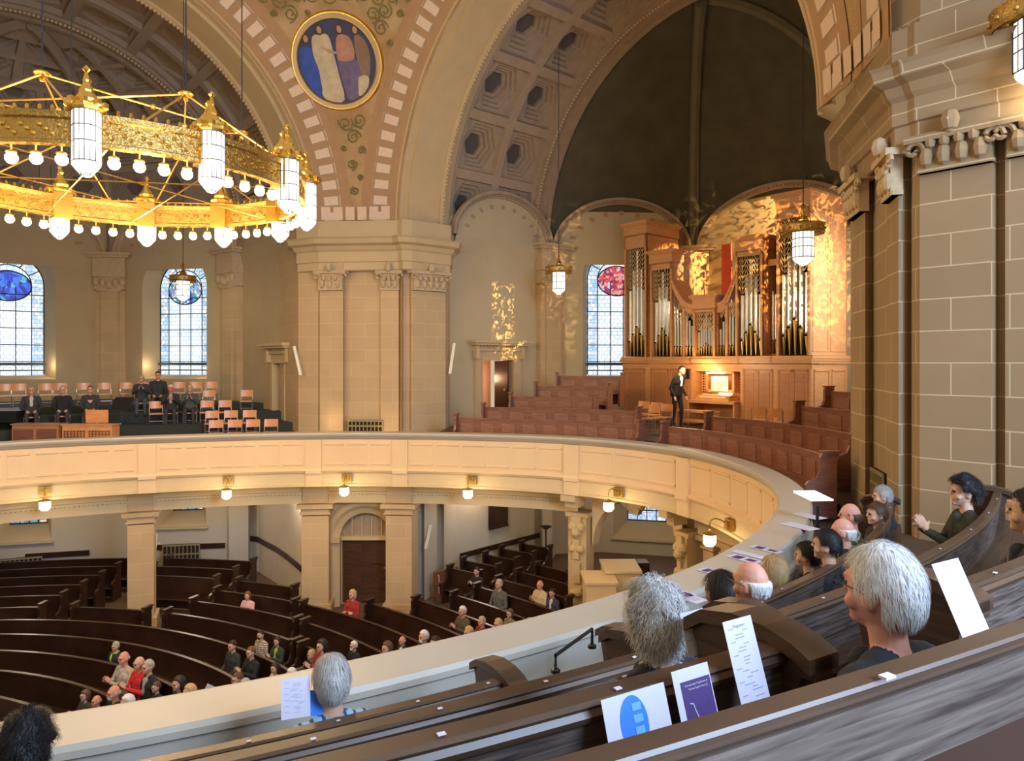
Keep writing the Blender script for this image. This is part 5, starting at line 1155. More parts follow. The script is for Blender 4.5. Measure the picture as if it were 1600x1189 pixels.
for row, pxs in ((0, (337, 366, 394, 422)), (1, (331, 360, 389)), (2, (323, 351, 244)), (3, (326, 385)), (4, (8, 31, 72, 95, 131, 164, 198, 226, 253, 280, 306, 330))):
    for j, px in enumerate(pxs):
        p = stage_pos(px, row)
        side_ = 'left of the lit window' if px < 215 else 'in front of the lit window' if px < 330 else 'right of the lit window'
        put_chair(p, CROWS[row][1], face(p, C), 'beech stacking chair in the %s row of the chancel stage, number %s from the left' % (rown[row], ORD[j]) if 1 else '', 'beech chairs on the chancel stage')
for i, (px, D) in enumerate(((1001, 23.6), (1020, 23.0), (1016, 21.6), (1036, 22.0), (1187, 21.0), (1211, 20.2), (1236, 19.4))):
    p = at(px, D); put_chair(p, -2.1, face(p, armA(12, 0)) if i > 3 else face(p, C), 'light wooden chair standing left of the organist, %s from left' % ORD[i] if i < 4 else 'brown wooden chair right of the organ console, %s from left' % ORD[i-4], 'chairs by the organ')
# ================================================================ PEOPLE
from mathutils import noise as mnoise
def clothmat(name, col, pat=None, col2=None, sc=30):
    k = 'cloth '+name
    if k in MATS: return MATS[k]
    m = mat(k, col, .85, var=.15, vscale=12, bump=.2, bscale=40)
    if pat:
        n, l = nodes_of(m); b = n['Principled BSDF']; tc = n.new('ShaderNodeTexCoord'); br = n.new('ShaderNodeTexBrick')
        br.offset = 0; br.inputs['Scale'].default_value = 1; br.inputs['Brick Width'].default_value = 3 if pat == 'stripe' else .055; br.inputs['Row Height'].default_value = .055
        br.inputs['Mortar Size'].default_value = .009; br.inputs['Color1'].default_value = (*col, 1); br.inputs['Color2'].default_value = (*[c*.85 for c in col], 1); br.inputs['Mortar'].default_value = (*col2, 1)
        if pat == 'dots':
            br = n.new('ShaderNodeTexVoronoi'); br.inputs['Scale'].default_value = 26; cr = n.new('ShaderNodeValToRGB'); cr.color_ramp.elements[0].color = (*col2, 1); cr.color_ramp.elements[1].color = (*col, 1); cr.color_ramp.elements[0].position = .25; cr.color_ramp.elements[1].position = .32
            l.new(tc.outputs['Object'], br.inputs['Vector']); l.new(br.outputs[0], cr.inputs[0]); l.new(cr.outputs[0], b.inputs['Base Color']); return m
        mp = n.new('ShaderNodeMapping'); mp.inputs['Rotation'].default_value = (math.pi/2, 0, 0); l.new(tc.outputs['Object'], mp.inputs[0]); l.new(mp.outputs[0], br.inputs['Vector']); l.new(br.outputs[0], b.inputs['Base Color'])
    return m
M_skin = mat('skin', (.62, .36, .25), .55, var=.08, vscale=20); M_skinp = mat('ruddy skin', (.66, .31, .22), .55, var=.10, vscale=18)
M_eye = mat('dark eyes', (.03, .02, .02), .3); M_lips = mat('lips', (.42, .15, .13), .5); M_shoe = mat('dark shoes', (.03, .025, .02), .4)
HC = (0, .03, 1.245); HR = (.078, .100, .118)
def joints(pose):
    J = {}; P = []
    def cap(a, b, r0, r1, lab): P.append(('c', np.array(a, float), np.array(b, float), r0, r1, lab))
    def ell(c, r, lab): P.append(('e', np.array(c, float), np.array(r, float), 0, 0, lab))
    stand = pose == 'stand'; dz = .42 if stand else 0; lean = .10 if stand else 0
    cap((-.085, 0, .56+dz), (.085, 0, .56+dz), .125, .125, 2)
    for sx in (-.06, .06): cap((sx, .01, .62+dz), (sx*1.1, .01+lean*.4, .82+dz), .125, .12, 1)
    cap((-.09, lean*.7, .90+dz), (.09, lean*.7, .90+dz), .125, .125, 1); cap((-.155, lean, 1.005+dz), (.155, lean, 1.005+dz), .068, .068, 1); cap((-.07, lean, 1.04+dz), (.07, lean, 1.04+dz), .055, .055, 1)
    cap((0, .115+lean*.6, .80+dz), (0, .085+lean, 1.02+dz), .035, .045, 5)
    cap((0, lean, 1.04+dz), (0, .02+lean*1.3, 1.16+dz), .054, .052, 0)
    h = np.array([0, .0+lean*1.7, dz-.01 if stand else 0])
    H = lambda x, y, z: np.array([x, y, z])+h
    ell(H(*HC), HR, 0); ell(H(0, .065, 1.19), (.056, .066, .056), 0); cap(H(0, .06, 1.155), H(0, .105, 1.15), .034, .024, 0)
    cap(H(0, .124, 1.26), H(0, .141, 1.226), .009, .012, 0); cap(H(-.03, .118, 1.272), H(.03, .118, 1.272), .014, .014, 0)
    for sx in (-1, 1):
        ell(H(sx*.080, .022, 1.228), (.013, .024, .034), 0); ell(H(sx*.052, .09, 1.205), (.022, .025, .024), 0); ell(H(sx*.030, .122, 1.248), (.013, .010, .008), 3)
        ell(H(sx*.03, .12, 1.268), (.0, .0, .0), 0)
    cap(H(-.017, .119, 1.180), H(.017, .119, 1.180), .007, .007, 4)
    HD = h
    for sx in (-1, 1):
        sh = np.array([sx*.19, lean, 1.0+dz])
        if pose == 'clap': el = (sx*.25, .10, .76); wr = (sx*.075, .34, .90); hd = np.array([-sx*.3, .45, .85])
        elif pose == 'fold': el = (sx*.25, .09, .74); wr = (-sx*.04, .22, .80+sx*.02); hd = np.array([-sx*1., .05, .0])
        elif pose == 'stand': el = (sx*.25, -.02, .72+dz); wr = (sx*.25, .14, .50+dz); hd = np.array([0, .35, -.95])
        else: el = (sx*.26, .05, .72); wr = (sx*.11, .30, .64); hd = np.array([-sx*.25, .85, -.3])
        el, wr = np.array(el), np.array(wr); hd = hd/np.linalg.norm(hd)
        cap(sh, el, .058, .046, 1); cap(el, wr, .046, .032, 1); cap(wr, wr+hd*.035, .025, .026, 0)
        side = np.cross(hd, [sx*1., .2, .3]); side /= np.linalg.norm(side)
        if pose in ('lap', 'stand'): side = np.cross(hd, [0, .2, 1.]); side /= np.linalg.norm(side)
        pc = wr+hd*.06; cap(pc-side*.022, pc+side*.022, .019, .019, 0)
        nrm = np.cross(hd, side)
        for q, (f, ln) in enumerate(((-.030, .055), (-.010, .070), (.010, .066), (.029, .052))):
            a = wr+hd*.085+side*f; b = a+hd*ln*.55+side*f*.15; c_ = b+hd*ln*.45+nrm*(.012 if nrm[2] < 0 else -.012); cap(a, b, .0095, .009, 0); cap(b, c_, .009, .0075, 0)
        a = wr+hd*.04+side*.028; cap(a, a+hd*.035+side*.028, .011, .009, 0)
        hp = np.array([sx*.09, .02, .54+dz])
        if stand: kn = np.array([sx*.10, .05-.05*sx, .52]); an = np.array([sx*.10, .0-.08*sx, .09])
        else: kn = np.array([sx*.12, .44, .53]); an = np.array([sx*.12, .43, .10])
        cap(hp, kn, .088, .060, 2); cap(kn, an, .060, .042, 2); cap(an+[0, -.02, -.04], an+[0, .15, -.055], .042, .033, 6)
    return P, HD
def make_body(pose, vox, name):
    P, HD = joints(pose); mb = MB()
    for p in P:
        if p[0] == 'c':
            a, b = Vector(p[1]), Vector(p[2]); n = 12; d = (b-a); L = d.length; d = d/L if L > 1e-6 else Vector((0, 0, 1)); pts = []; rs = []
            for k in range(5): t = -math.pi/2+math.pi/2*k/4; pts.append(a+d*(p[3]*math.sin(t))); rs.append(max(p[3]*math.cos(t), 1e-4))
            for k in range(5): t = math.pi/2*k/4; pts.append(b+d*(p[4]*math.sin(t))); rs.append(max(p[4]*math.cos(t), 1e-4))
            # tube with fixed frame
            up = Vector((0, 0, 1)) if abs(d.z) < .9 else Vector((1, 0, 0)); u = d.cross(up).normalized(); v = d.cross(u); vs = [q+(u*math.cos(2*math.pi*k/n)+v*math.sin(2*math.pi*k/n))*r for q, r in zip(pts, rs) for k in range(n)]
            fs = [(i*n+k, i*n+(k+1) % n, (i+1)*n+(k+1) % n, (i+1)*n+k) for i in range(len(pts)-1) for k in range(n)]+[tuple(range(n-1, -1, -1)), tuple((len(pts)-1)*n+k for k in range(n))]
            mb.add(vs, fs)
        elif p[2][0] > 0: mb.ball(p[1], 1, 16, sc=tuple(p[2]))
    o = mb.obj(name+'_source', M_skin); md = o.modifiers.new('r', 'REMESH'); md.mode = 'VOXEL'; md.voxel_size = vox; md.use_smooth_shade = True
    sm = o.modifiers.new('s', 'SMOOTH'); sm.factor = .5; sm.iterations = 2 if vox > .01 else 4
    dg = bpy.context.evaluated_depsgraph_get(); me = bpy.data.meshes.new_from_object(o.evaluated_get(dg)); me.name = name; src = o.data; bpy.data.objects.remove(o); bpy.data.meshes.remove(src)
    nf = len(me.polygons); c = np.zeros(nf*3); me.polygons.foreach_get('center', c); c = c.reshape(-1, 3); best = np.full(nf, 9.); lab = np.zeros(nf, int)
    for p in P:
        if p[0] == 'c':
            ab = p[2]-p[1]; t = np.clip(((c-p[1]) @ ab)/(ab @ ab+1e-12), 0, 1); d = np.linalg.norm(c-(p[1]+t[:, None]*ab), axis=1)-(p[3]+(p[4]-p[3])*t)
            if p[5] in (5,): d -= .006
        elif p[2][0] > 0: d = (np.linalg.norm((c-p[1])/p[2], axis=1)-1)*min(p[2]); d = d-(.004 if p[5] == 3 else 0)
        else: continue
        if p[5] == 4: d -= .002
        k = d < best; best[k] = d[k]; lab[k] = p[5]
    me.materials.clear()
    for _ in range(7): me.materials.append(M_skin)
    me.polygons.foreach_set('material_index', lab.astype(np.int32)); me.polygons.foreach_set('use_smooth', [True]*nf); me.update(); return me, HD
BODY = {}
for pz in ('lap', 'clap', 'fold', 'stand'): BODY[pz] = make_body(pz, .0125, 'body_'+pz)
for pz in ('lap', 'clap'): BODY['near_'+pz] = make_body(pz, .0075, 'body_near_'+pz)
def sst(x): x = max(0, min(1, x)); return x*x*(3-2*x)
HS = {   # g_back, rise start y, top-bald, thickness, noise amp, noise scale, drop
    'short': (-.45, .0, 0, .013, .004, 25, 0), 'bald': (-.45, .0, 1, .010, .003, 25, 0), 'full': (-.55, -.05, 0, .017, .006, 22, 0), 'bob': (-.85, .02, 0, .020, .006, 20, .30), 'long': (-.9, .05, 0, .022, .007, 18, 1.5), 'curly': (-.70, .08, 0, .030, .018, 26, .12), 'dark_curly': (-.55, .05, 0, .035, .014, 30, 0)}
def hair_mesh(style, fine=False, seed=0):
    g0, y0, bald, th, na, ns, drop = HS[style]; n = 72 if fine else 28; m = n//2; vs = []
    def mask(d):
        g = g0+(.55-g0)*sst((d[1]-y0)/.55); k = sst((d[2]-g)/.16+.5)
        if bald: k *= sst((.30-d[2])/.2)*sst((.55-d[1])/.2)
        if style in ('full', 'short', 'bald', 'dark_curly') and d[2] < .12 and d[1] > -.45 and abs(d[0]) > .6: k *= 1-sst((abs(d[0])-.6)/.2)*sst((.12-d[2])/.15)*sst((d[1]+.45)/.25)
        return k
    def P(d):
        k = mask(d); v = Vector(d)*ns/10+Vector((seed*7.1, 0, 0)); nz = mnoise.noise(v*1.0)*na+(mnoise.noise(Vector((d[0]*ns, d[1]*ns, d[2]*ns*(.25 if style != 'curly' and style != 'dark_curly' else 1))))*na*.7)
        t = (th+nz)*k-.028*(1-k); r = [HR[i]+t for i in range(3)]; x, y, z = d[0]*r[0], d[1]*r[1], d[2]*r[2]
        if drop and d[2] < .1 and k > .3: z -= drop*.13*sst((.1-d[2])/1.0); x *= 1+.12*drop*sst((.1-d[2])); y = y*.9-.01
        return (HC[0]+x, HC[1]+y-.004, HC[2]+z), k
    for i in range(m+1):
        a = math.pi*i/m
        for k in range(n): t = 2*math.pi*k/n; vs.append(P((math.sin(a)*math.cos(t), math.sin(a)*math.sin(t), math.cos(a)))[0])
    mb = MB(); mb.add(vs, [(i*n+k, (i+1)*n+k, (i+1)*n+(k+1) % n, i*n+(k+1) % n) for i in range(m) for k in range(n)])
    st = None
    if fine:
        rd = random.Random(seed+3); st = MB(); cnt = 5200 if style != 'bald' else 3600; ce = Vector(HC)
        for _ in range(cnt):
            z = rd.uniform(-1, 1); t = rd.uniform(0, 2*math.pi); q = math.sqrt(1-z*z); d = Vector((q*math.cos(t), q*math.sin(t), z)); p, k = P(d)
            if k < .6: continue
            p = Vector(p); out = (p-ce); nrm = Vector((d.x/HR[0], d.y/HR[1], d.z/HR[2])).normalized()
            down = Vector((0, -.25, -1)) if style != 'bald' else Vector((0, -.1, -1)); fl = down-nrm*down.dot(nrm)
            if fl.length < .3: fl += Vector((rd.uniform(-.5, .5), -.8, 0)); fl -= nrm*fl.dot(nrm)
            fl = fl.normalized()+Vector((rd.uniform(-.25, .25), rd.uniform(-.25, .25), rd.uniform(-.15, .15))); fl -= nrm*fl.dot(nrm)*.9; fl.normalize(); L = {'bald': .022, 'short': .026, 'full': .038, 'bob': .06, 'long': .08, 'curly': .045, 'dark_curly': .03}[style]*rd.uniform(.7, 1.3)
            sd = nrm.cross(fl).normalized(); w = .0011; pts = []; cu = style in ('curly', 'dark_curly'); ph = rd.uniform(0, 6.28)
            for j in range(5):
                s = j/4; lift = .002+.006*s*(1-s)*4*(.5)+(.012*s if cu else .001); c_ = p+fl*L*s+nrm*lift
                if cu: c_ += (sd*math.cos(ph+s*7)+nrm*math.sin(ph+s*7))*.010*s
                pts.append(c_)
            vs2 = [];
            for j, c_ in enumerate(pts): ww = w*(1-.7*j/4)*(1.3 if cu else 1); vs2 += [c_-sd*ww, c_+sd*ww]
            st.add(vs2, [(2*j, 2*j+1, 2*j+3, 2*j+2) for j in range(4)], 0, [(0, 0)]*10)
    return mb, st
HAIRM = {}
def hair_objs(style, fine, seed, m, parent, off):
    key = (style, fine, seed if fine else 0)
    if key not in HAIRM:
        a, b = hair_mesh(style, fine, seed); oa = a.obj('hair', m, smooth=True); ob = b.obj('hair_strands', m) if b else None
        HAIRM[key] = (oa.data, ob.data if ob else None); bpy.data.objects.remove(oa)
        if ob: bpy.data.objects.remove(ob)
    for me, nm in zip(HAIRM[key], ('hair', 'hair_strands')):
        if me is None: continue
        o = bpy.data.objects.new(nm, me); scene.collection.objects.link(o); o.parent = parent; o.location = off; o.material_slots[0].link = 'OBJECT'; o.material_slots[0].material = m
HCOL = {'grey': (.42, .40, .37), 'white': (.74, .74, .74), 'brown': (.11, .055, .028), 'dark': (.022, .015, .012), 'blonde': (.55, .38, .18), 'auburn': (.20, .075, .03), 'silver': (.52, .51, .50), 'black': (.010, .010, .013)}
def hairmat(c): return mat('hair '+c, HCOL[c], .55, var=.3, vscale=35)
def person(p, zf, tgt, pose, top, hair, hcol, label, trousers=(.05, .05, .06), inner=None, skin=None, near=False, scale=1.0, seed=0, group=None, extra=None, rz=None):
    me, HD = BODY[('near_' if near else '')+pose]; o = bpy.data.objects.new('person', me); scene.collection.objects.link(o)
    o.location = (p[0], p[1], zf); o.rotation_euler = (0, 0, face(p, tgt) if rz is None else rz); o.scale = (scale,)*3
    tm = top if not isinstance(top, tuple) else clothmat('%.3f %.3f %.3f' % top, top)
    tr = clothmat('%.3f %.3f %.3f' % trousers, trousers); im = tm if inner is None else clothmat('%.3f %.3f %.3f' % inner, inner)
    for i, m in enumerate((skin or M_skin, tm, tr, M_eye, M_lips, im, M_shoe)): o.material_slots[i].link = 'OBJECT'; o.material_slots[i].material = m
    if hair: hair_objs(hair, near, seed, hairmat(hcol), o, tuple(HD))
    if extra:
        for e in extra: e(o, HD)
    tag(o, label, 'person', group); return o
def glasses(o, HD):
    mb = MB(); y = HC[1]+.108+HD[1]; z = 1.248+HD[2]
    for sx in (-1, 1):
        mb.tube([(sx*.031+.022*math.cos(a), y+.012, z+.016*math.sin(a)) for a in np.linspace(0, 2*math.pi, 13)], .0018, 5)
        mb.tube([(sx*.053, y+.012, z+.004), (sx*.086, HC[1]+.03+HD[1], z+.004), (sx*.090, HC[1]-.015+HD[1], z-.008)], .0022, 5)
    mb.tube([(-.009, y+.014, z), (.009, y+.014, z)], .002, 5); mb.obj('glasses', M_black, parent=o)
def beard(col):
    def f(o, HD):
        mb = MB(); mb.ball((0, .095+HD[1], 1.165+HD[2]), 1, 12, sc=(.05, .045, .04)); mb.ball((0, .135+HD[1], 1.192+HD[2]), 1, 8, sc=(.028, .012, .008)); mb.obj('beard', hairmat(col), parent=o, smooth=True)
    return f
def collar(col, r=.066, h=.045, z=1.045):
    def f(o, HD):
        mb = MB(); mb.lathe((0, .006, 0), [(r*1.25, z-.02), (r*1.12, z+h*.5), (r*.98, z+h), (r*.90, z+h), (r*.95, z)], 20); mb.obj('collar', col, parent=o, smooth=True)
    return f
def bag(o, HD): pass
def scarf(col):
    def f(o, HD):
        mb = MB(); mb.lathe((0, .008, 0), [(.07, 1.03), (.092, 1.05), (.088, 1.085), (.066, 1.10), (.06, 1.06)], 16); mb.tube([(.04, .10, 1.05), (.045, .15, .95), (.04, .16, .80)], [.03, .03, .025], 8); mb.obj('scarf', clothmat('scarf %.2f' % col[0], col), parent=o, smooth=True)
    return f
def sheet(col=None):
    def f(o, HD):
        mb = MB(); mb.box((0, .36, .70), (.15, .20, .006), rz=.2); mb.obj('sleeve_cuff', M_paper, parent=o)
    return f
# ---- seated audience on the ground floor: (head column, head row, pose, top, hair, colour, label, extras)
BK = (.018, .018, .022); GP = {}
def ground_person(px, y, pose, top, hair, hcol, label, trousers=(.04, .04, .05), inner=None, extra=None, skin=None, scale=1.0, Dlim=None):
    best = None
    for k in range(18):
        r_ = 6.95+.95*k-.24
        for D in np.arange(11, 28, .02):
            q = at(px, D)
            if abs(np.hypot(*(q-GO))-r_) < .015:
                z = zy(y, D); e = abs(z-(ZG+1.245*scale))
                if best is None or e < best[0]: best = (e, D, q, k)
    e, D, q, k = best; s = (zy(y, D)-ZG)/1.245; s = max(.82, min(1.08, s))
    return person(q, ZG, GO, pose, top, hair, hcol, label, trousers, inner, skin, False, s, extra=extra)
PEOPLE = [
 (182, 1010, 'lap', (.03, .035, .04), 'short', 'grey', 'person with short grey hair in dark coat with a lime scarf', {'extra': [scarf((.35, .55, .08))]}),
 (196, 1014, 'clap', (.46, .42, .32), 'bald', 'grey', 'bald person in light grey-beige sweater clapping beside the red sweater', {'skin': M_skinp}),
 (220, 1027, 'clap', (.62, .03, .025), 'bald', 'dark', 'person with glasses and bright red sweater clapping on the ground floor', {'extra': [glasses]}),
 (234, 1036, 'lap', BK, 'short', 'grey', 'grey-haired person in dark suit right of the red sweater', {'inner': (.4, .38, .3)}),
 (181, 1066, 'lap', BK, 'bald', 'grey', 'bald bearded person in black in front of the red sweater', {'extra': [beard('grey')], 'skin': M_skinp}),
 (202, 1069, 'lap', BK, 'full', 'white', 'white-haired person with grey scarf in black coat near the parapet', {'extra': [scarf((.3, .32, .36))]}),
 (135, 1097, 'clap', (.06, .05, .04), 'bob', 'brown', 'person with glasses and brown hair clapping at the far lower left', {'extra': [glasses]}),
 (153, 1107, 'lap', (.12, .11, .05), 'bald', 'grey', 'bald person in olive jacket at the lower left above the white parapet', {'skin': M_skinp, 'inner': (.5, .5, .5)}),
 (246, 1098, 'clap', BK, 'full', 'brown', 'child with brown hair just above the white parapet, clapping', {}),
 (282, 1062, 'lap', BK, 'bob', 'dark', 'person with dark bobbed hair in black beside the blonde person', {}),
 (299, 1076, 'clap', (.02, .02, .03), 'full', 'blonde', 'blonde person in dark jacket clapping just above the white parapet', {}),
 (388, 930, 'fold', (.80, .48, .46), 'bob', 'auburn', 'person in pale pink sweater sitting alone with folded arms', {}),
 (409, 991, 'lap', clothmat('striped', (.62, .55, .42), 'stripe', (.10, .08, .07)), 'short', 'dark', 'bearded person in striped cream and black sweater', {'extra': [beard('dark')]}),
 (365, 1008, 'lap', (.035, .04, .035), 'short', 'dark', 'dark-haired person in dark jacket, left of the clapping person in black', {}),
 (394, 1018, 'clap', BK, 'short', 'auburn', 'red-brown haired person in black coat clapping', {}),
 (435, 1003, 'clap', (.03, .06, .035), 'bob', 'dark', 'dark-haired person in dark green jacket right of the striped sweater', {'inner': (.45, .4, .1)}),
 (373, 1060, 'lap', (.06, .045, .03), 'full', 'brown', 'brown-haired person with glasses low beside the grey-haired head', {'extra': [glasses]}),
 (385, 1069, 'lap', BK, 'short', 'grey', 'grey-haired person looking down just above the white parapet', {}),
 (432, 1043, 'clap', (.55, .46, .34), 'bob', 'dark', 'dark-haired person in beige cardigan over an orange top', {'inner': (.8, .25, .12)}),
 (457, 1052, 'lap', BK, 'full', 'white', 'white-haired person behind the standing paper sheet on the parapet', {}),
 (488, 1022, 'lap', (.02, .02, .02), 'bob', 'blonde', 'fair-haired person in black left of the maroon sweater', {}),
 (505, 996, 'clap', (.28, .025, .04), 'bob', 'dark', 'dark-haired person in maroon sweater', {}),
 (554, 1009, 'lap', BK, 'full', 'white', 'white-bearded person in black coat sitting alone mid floor', {'extra': [beard('white')]}),
 (607, 1001, 'clap', (.33, .27, .23), 'bob', 'brown', 'brown-haired person in grey-beige knitwear', {}),
 (630, 1003, 'lap', BK, 'bald', 'grey', 'balding person in black jacket and white shirt collar', {'inner': (.75, .75, .72), 'skin': M_skinp}),
 (664, 982, 'clap', BK, 'full', 'white', 'tall white-bearded person in dark suit clapping', {'inner': (.75, .75, .72), 'extra': [beard('white')]}),
 (682, 1003, 'lap', (.30, .26, .20), 'bob', 'dark', 'dark-haired person low behind the parapet beside the tall bearded one', {}),
 (724, 954, 'clap', (.10, .085, .045), 'full', 'white', 'white-haired person in olive jacket clapping', {'skin': M_skinp}),
 (734, 987, 'lap', (.60, .03, .04), 'full', 'blonde', 'small blonde child in red just above the parapet', {}),
 (754, 970, 'clap', (.20, .03, .03), 'full', 'grey', 'fair grey-haired person in dark maroon', {}),
 (780, 974, 'clap', (.45, .33, .27), 'full', 'blonde', 'child in pale beige jumper beside the brown coat', {}),
 (798, 958, 'lap', (.22, .17, .12), 'bob', 'brown', 'person in patterned brown coat above the parapet', {}),
 (828, 972, 'lap', (.4, .35, .25), 'full', 'blonde', 'blond head just above the parapet below the clapping beige jacket', {}),
 (845, 913, 'clap', (.62, .50, .30), 'bald', 'grey', 'person in light beige jacket clapping near the carved post', {'skin': M_skinp}),
 (864, 926, 'lap', (.05, .05, .09), 'full', 'black', 'person in dark vest with white sleeves reading a programme', {'inner': (.7, .7, .7)}),
 (746, 892, 'clap', BK, 'short', 'dark', 'person in dark suit clapping in front of the pale aisle wall', {}),
 (781, 909, 'lap', (.12, .12, .12), 'short', 'grey', 'person in grey with beige trousers holding a white paper', {'trousers': (.45, .38, .28)}),
 (552, 928, 'fold', (.35, .03, .03), 'bob', 'blonde', 'fair-haired person in dark red before the arched door', {}),
]
for a in PEOPLE:
    px, y, pose, top, hair, hcol, lab, kw = a; kw = dict(kw)
    if px in (781, 864): kw.setdefault('extra', []).append(lambda o, HD: None)
    ground_person(px, y, pose, top, hair, hcol, lab, **kw)
# ---- people on the chancel stage
for px, row, pose, top, hair, hcol, lab, kw in (
  (49, 2, 'lap', (.04, .04, .045), 'bald', 'brown', 'person in dark jacket and light shirt seated by the black instrument', {'inner': (.6, .6, .55), 'skin': M_skinp}),
  (98, 2, 'lap', (.02, .02, .025), 'long', 'blonde', 'person with long blonde hair in black on the chancel stage', {}),
  (141, 2, 'lap', (.05, .045, .045), 'short', 'auburn', 'person in dark sweater with a pink heart on the chest', {'extra': 'heart'}),
  (221, 3, 'clap', (.04, .045, .045), 'full', 'blonde', 'person in jeans left of the tallest figure on the stage', {'trousers': (.08, .11, .16)}),
  (247, 3, 'lap', (.035, .038, .042), 'short', 'dark', 'tallest dark-haired person in front of the lit chancel window', {}),
  (267, 2, 'clap', (.03, .03, .035), 'full', 'white', 'white-haired ruddy person in dark clothes clapping on the stage', {'skin': mat('flushed skin', (.75, .16, .16), .6), 'inner': (.5, .5, .5)}),
  (297, 2, 'clap', (.08, .09, .08), 'full', 'blonde', 'blond person clapping beside the empty beech chairs', {})):
    p = stage_pos(px, row)+0; zf = CROWS[row][1]; ex = kw.pop('extra', None)
    if ex == 'heart':
        def heart(o, HD):
            mb = MB(); pts = [(.055*math.sin(t)**3*1.1, .16, .88+.05*(.8125*math.cos(t)-.3125*math.cos(2*t)-.125*math.cos(3*t)-.0625*math.cos(4*t))*1.2) for t in np.linspace(0, 2*math.pi, 25)[:-1]]
            mb.add(pts+[(a, .10, c) for a, b, c in pts], [tuple(range(24))]+[(k, (k+1) % 24, 24+(k+1) % 24, 24+k) for k in range(24)]); mb.obj('heart_print', clothmat('heart', (.75, .45, .42)), parent=o)
        kw['extra'] = [heart]
    person(p, zf, (-4, 6), pose, top, hair, hcol, lab, scale={247: 1.12}.get(px, 1.02), **kw)
# chairs carrying the people on the stage
for px, row in ((49, 2), (98, 2), (141, 2), (221, 3), (247, 3), (267, 2), (297, 2)):
    p = stage_pos(px, row); put_chair(p, CROWS[row][1], face(p, (-4, 6)), 'beech chair under %s on the stage' % {49: 'the leftmost seated person', 98: 'the long-haired blonde person', 141: 'the person with the heart sweater', 221: 'the person in jeans', 247: 'the tallest stage person', 267: 'the white-haired clapping person', 297: 'the clapping blond person'}[px], 'occupied stage chairs')
# ---- the organist
p = armA(6.55, -1.28); p = at(1057, 23.4)
def bowtie(o, HD):
    mb = MB(); c = (0, .155, 1.47)
    for sx in (-1, 1): mb.add([(0, c[1]+.012, c[2]-.012), (0, c[1]+.012, c[2]+.012), (sx*.05, c[1]+.01, c[2]+.03), (sx*.05, c[1]+.01, c[2]-.03), (0, c[1]-.01, c[2]-.012), (0, c[1]-.01, c[2]+.012), (sx*.05, c[1]-.01, c[2]+.03), (sx*.05, c[1]-.01, c[2]-.03)], [(0, 1, 2, 3), (4, 5, 6, 7), (1, 2, 6, 5), (0, 3, 7, 4), (2, 3, 7, 6)])
    mb.obj('bow_tie', M_black, parent=o)
def lapels(o, HD):
    mb = MB()
    for sx in (-1, 1): mb.add([(sx*.035, .195, 1.40), (sx*.085, .175, 1.42), (sx*.09, .185, 1.25), (sx*.02, .175, 1.02), (sx*.03, .165, 1.02)], [(0, 1, 2, 3)])
    mb.obj('shirt_front', M_paper, parent=o) if 0 else None
person(p, -2.1, (p[0]+.62, p[1]-.8), 'stand', (.008, .008, .010), 'short', 'dark', 'organist in black tailcoat, white shirt and bow tie standing beside the lit console', trousers=(.008, .008, .010), inner=(.85, .85, .9), scale=1.13, extra=[bowtie])
# ---- audience in the near gallery
def near_person(px, y, row, pose, top, hair, hcol, label, seed, D=None, fwd=.26, tgt=None, **kw):
    path = offset(RAIL, NEAR_OFF[row]-fwd); q = None
    if D is None: i, q = hit(path, px, far=False)
    else: q = at(px, D)
    zf = NEAR_TOPS[row]-PEWH[row]; s = (zy(y, q[1])-zf)/1.245; s = max(.84, min(1.14, s))
    return person(q, zf, C if tgt is None else tgt, pose, top, hair, hcol, label, near=True, scale=s, seed=seed, **kw)
pl_blue = clothmat('blue plaid', (.30, .50, .70), 'plaid', (.04, .08, .16)); pl_green = clothmat('green plaid', (.03, .14, .12), 'plaid', (.5, .5, .42)); dots = clothmat('dark floral', (.015, .02, .035), 'dots', (.5, .5, .5))
near_person(40, 1168, 0, 'lap', (.05, .05, .06), 'dark_curly', 'black', 'person with black curly hair at the bottom left corner', 1)
near_person(520, 1066, 0, 'lap', pl_blue, 'full', 'silver', 'grey-haired person in blue plaid shirt behind the white parapet', 2, extra=[collar(pl_blue)])
near_person(1031, 968, 2, 'lap', dots, 'curly', 'silver', 'person with fluffy grey curls and dark patterned cardigan', 3, fwd=.50)
near_person(1394, 925, 3, 'lap', (.02, .022, .03), 'full', 'white', 'large white-haired head with glasses nearest the camera', 4, fwd=.56, skin=M_skinp, extra=[glasses])
near_person(1182, 912, 1, 'lap', BK, 'bald', 'white', 'balding white-haired person with glasses in the second gallery row', 5, skin=M_skinp, extra=[glasses])
near_person(1133, 925, 0, 'lap', (.02, .025, .02), 'long', 'dark', 'person with long dark hair beside the parapet', 6, D=4.95)
near_person(1214, 892, 0, 'lap', (.25, .17, .10), 'bob', 'blonde', 'blonde person right of the balding white head', 7)
near_person(1266, 868, 0, 'lap', BK, 'full', 'black', 'black-haired person right of the blonde one', 8)
near_person(1298, 852, 0, 'lap', BK, 'short', 'black', 'dark short-haired person leaning beside the pale bald head', 9, D=6.15)
near_person(1323, 830, 0, 'lap', (.015, .015, .02), 'bald', 'white', 'pale pink balding person in dark suit', 10, skin=M_skinp, D=6.85, extra=[collar(M_paper)])
near_person(1334, 805, 0, 'lap', pl_green, 'bald', 'brown', 'reddish bald person in dark green plaid', 11, skin=M_skinp, D=7.55)
near_person(1374, 803, 0, 'lap', (.02, .03, .035), 'full', 'brown', 'light brown haired person seen in profile in front of the pier', 12, D=7.95, tgt=(-3, 8))
near_person(1383, 775, 0, 'lap', BK, 'full', 'grey', 'grey-brown head by the brass vent of the pier', 13, D=8.9)
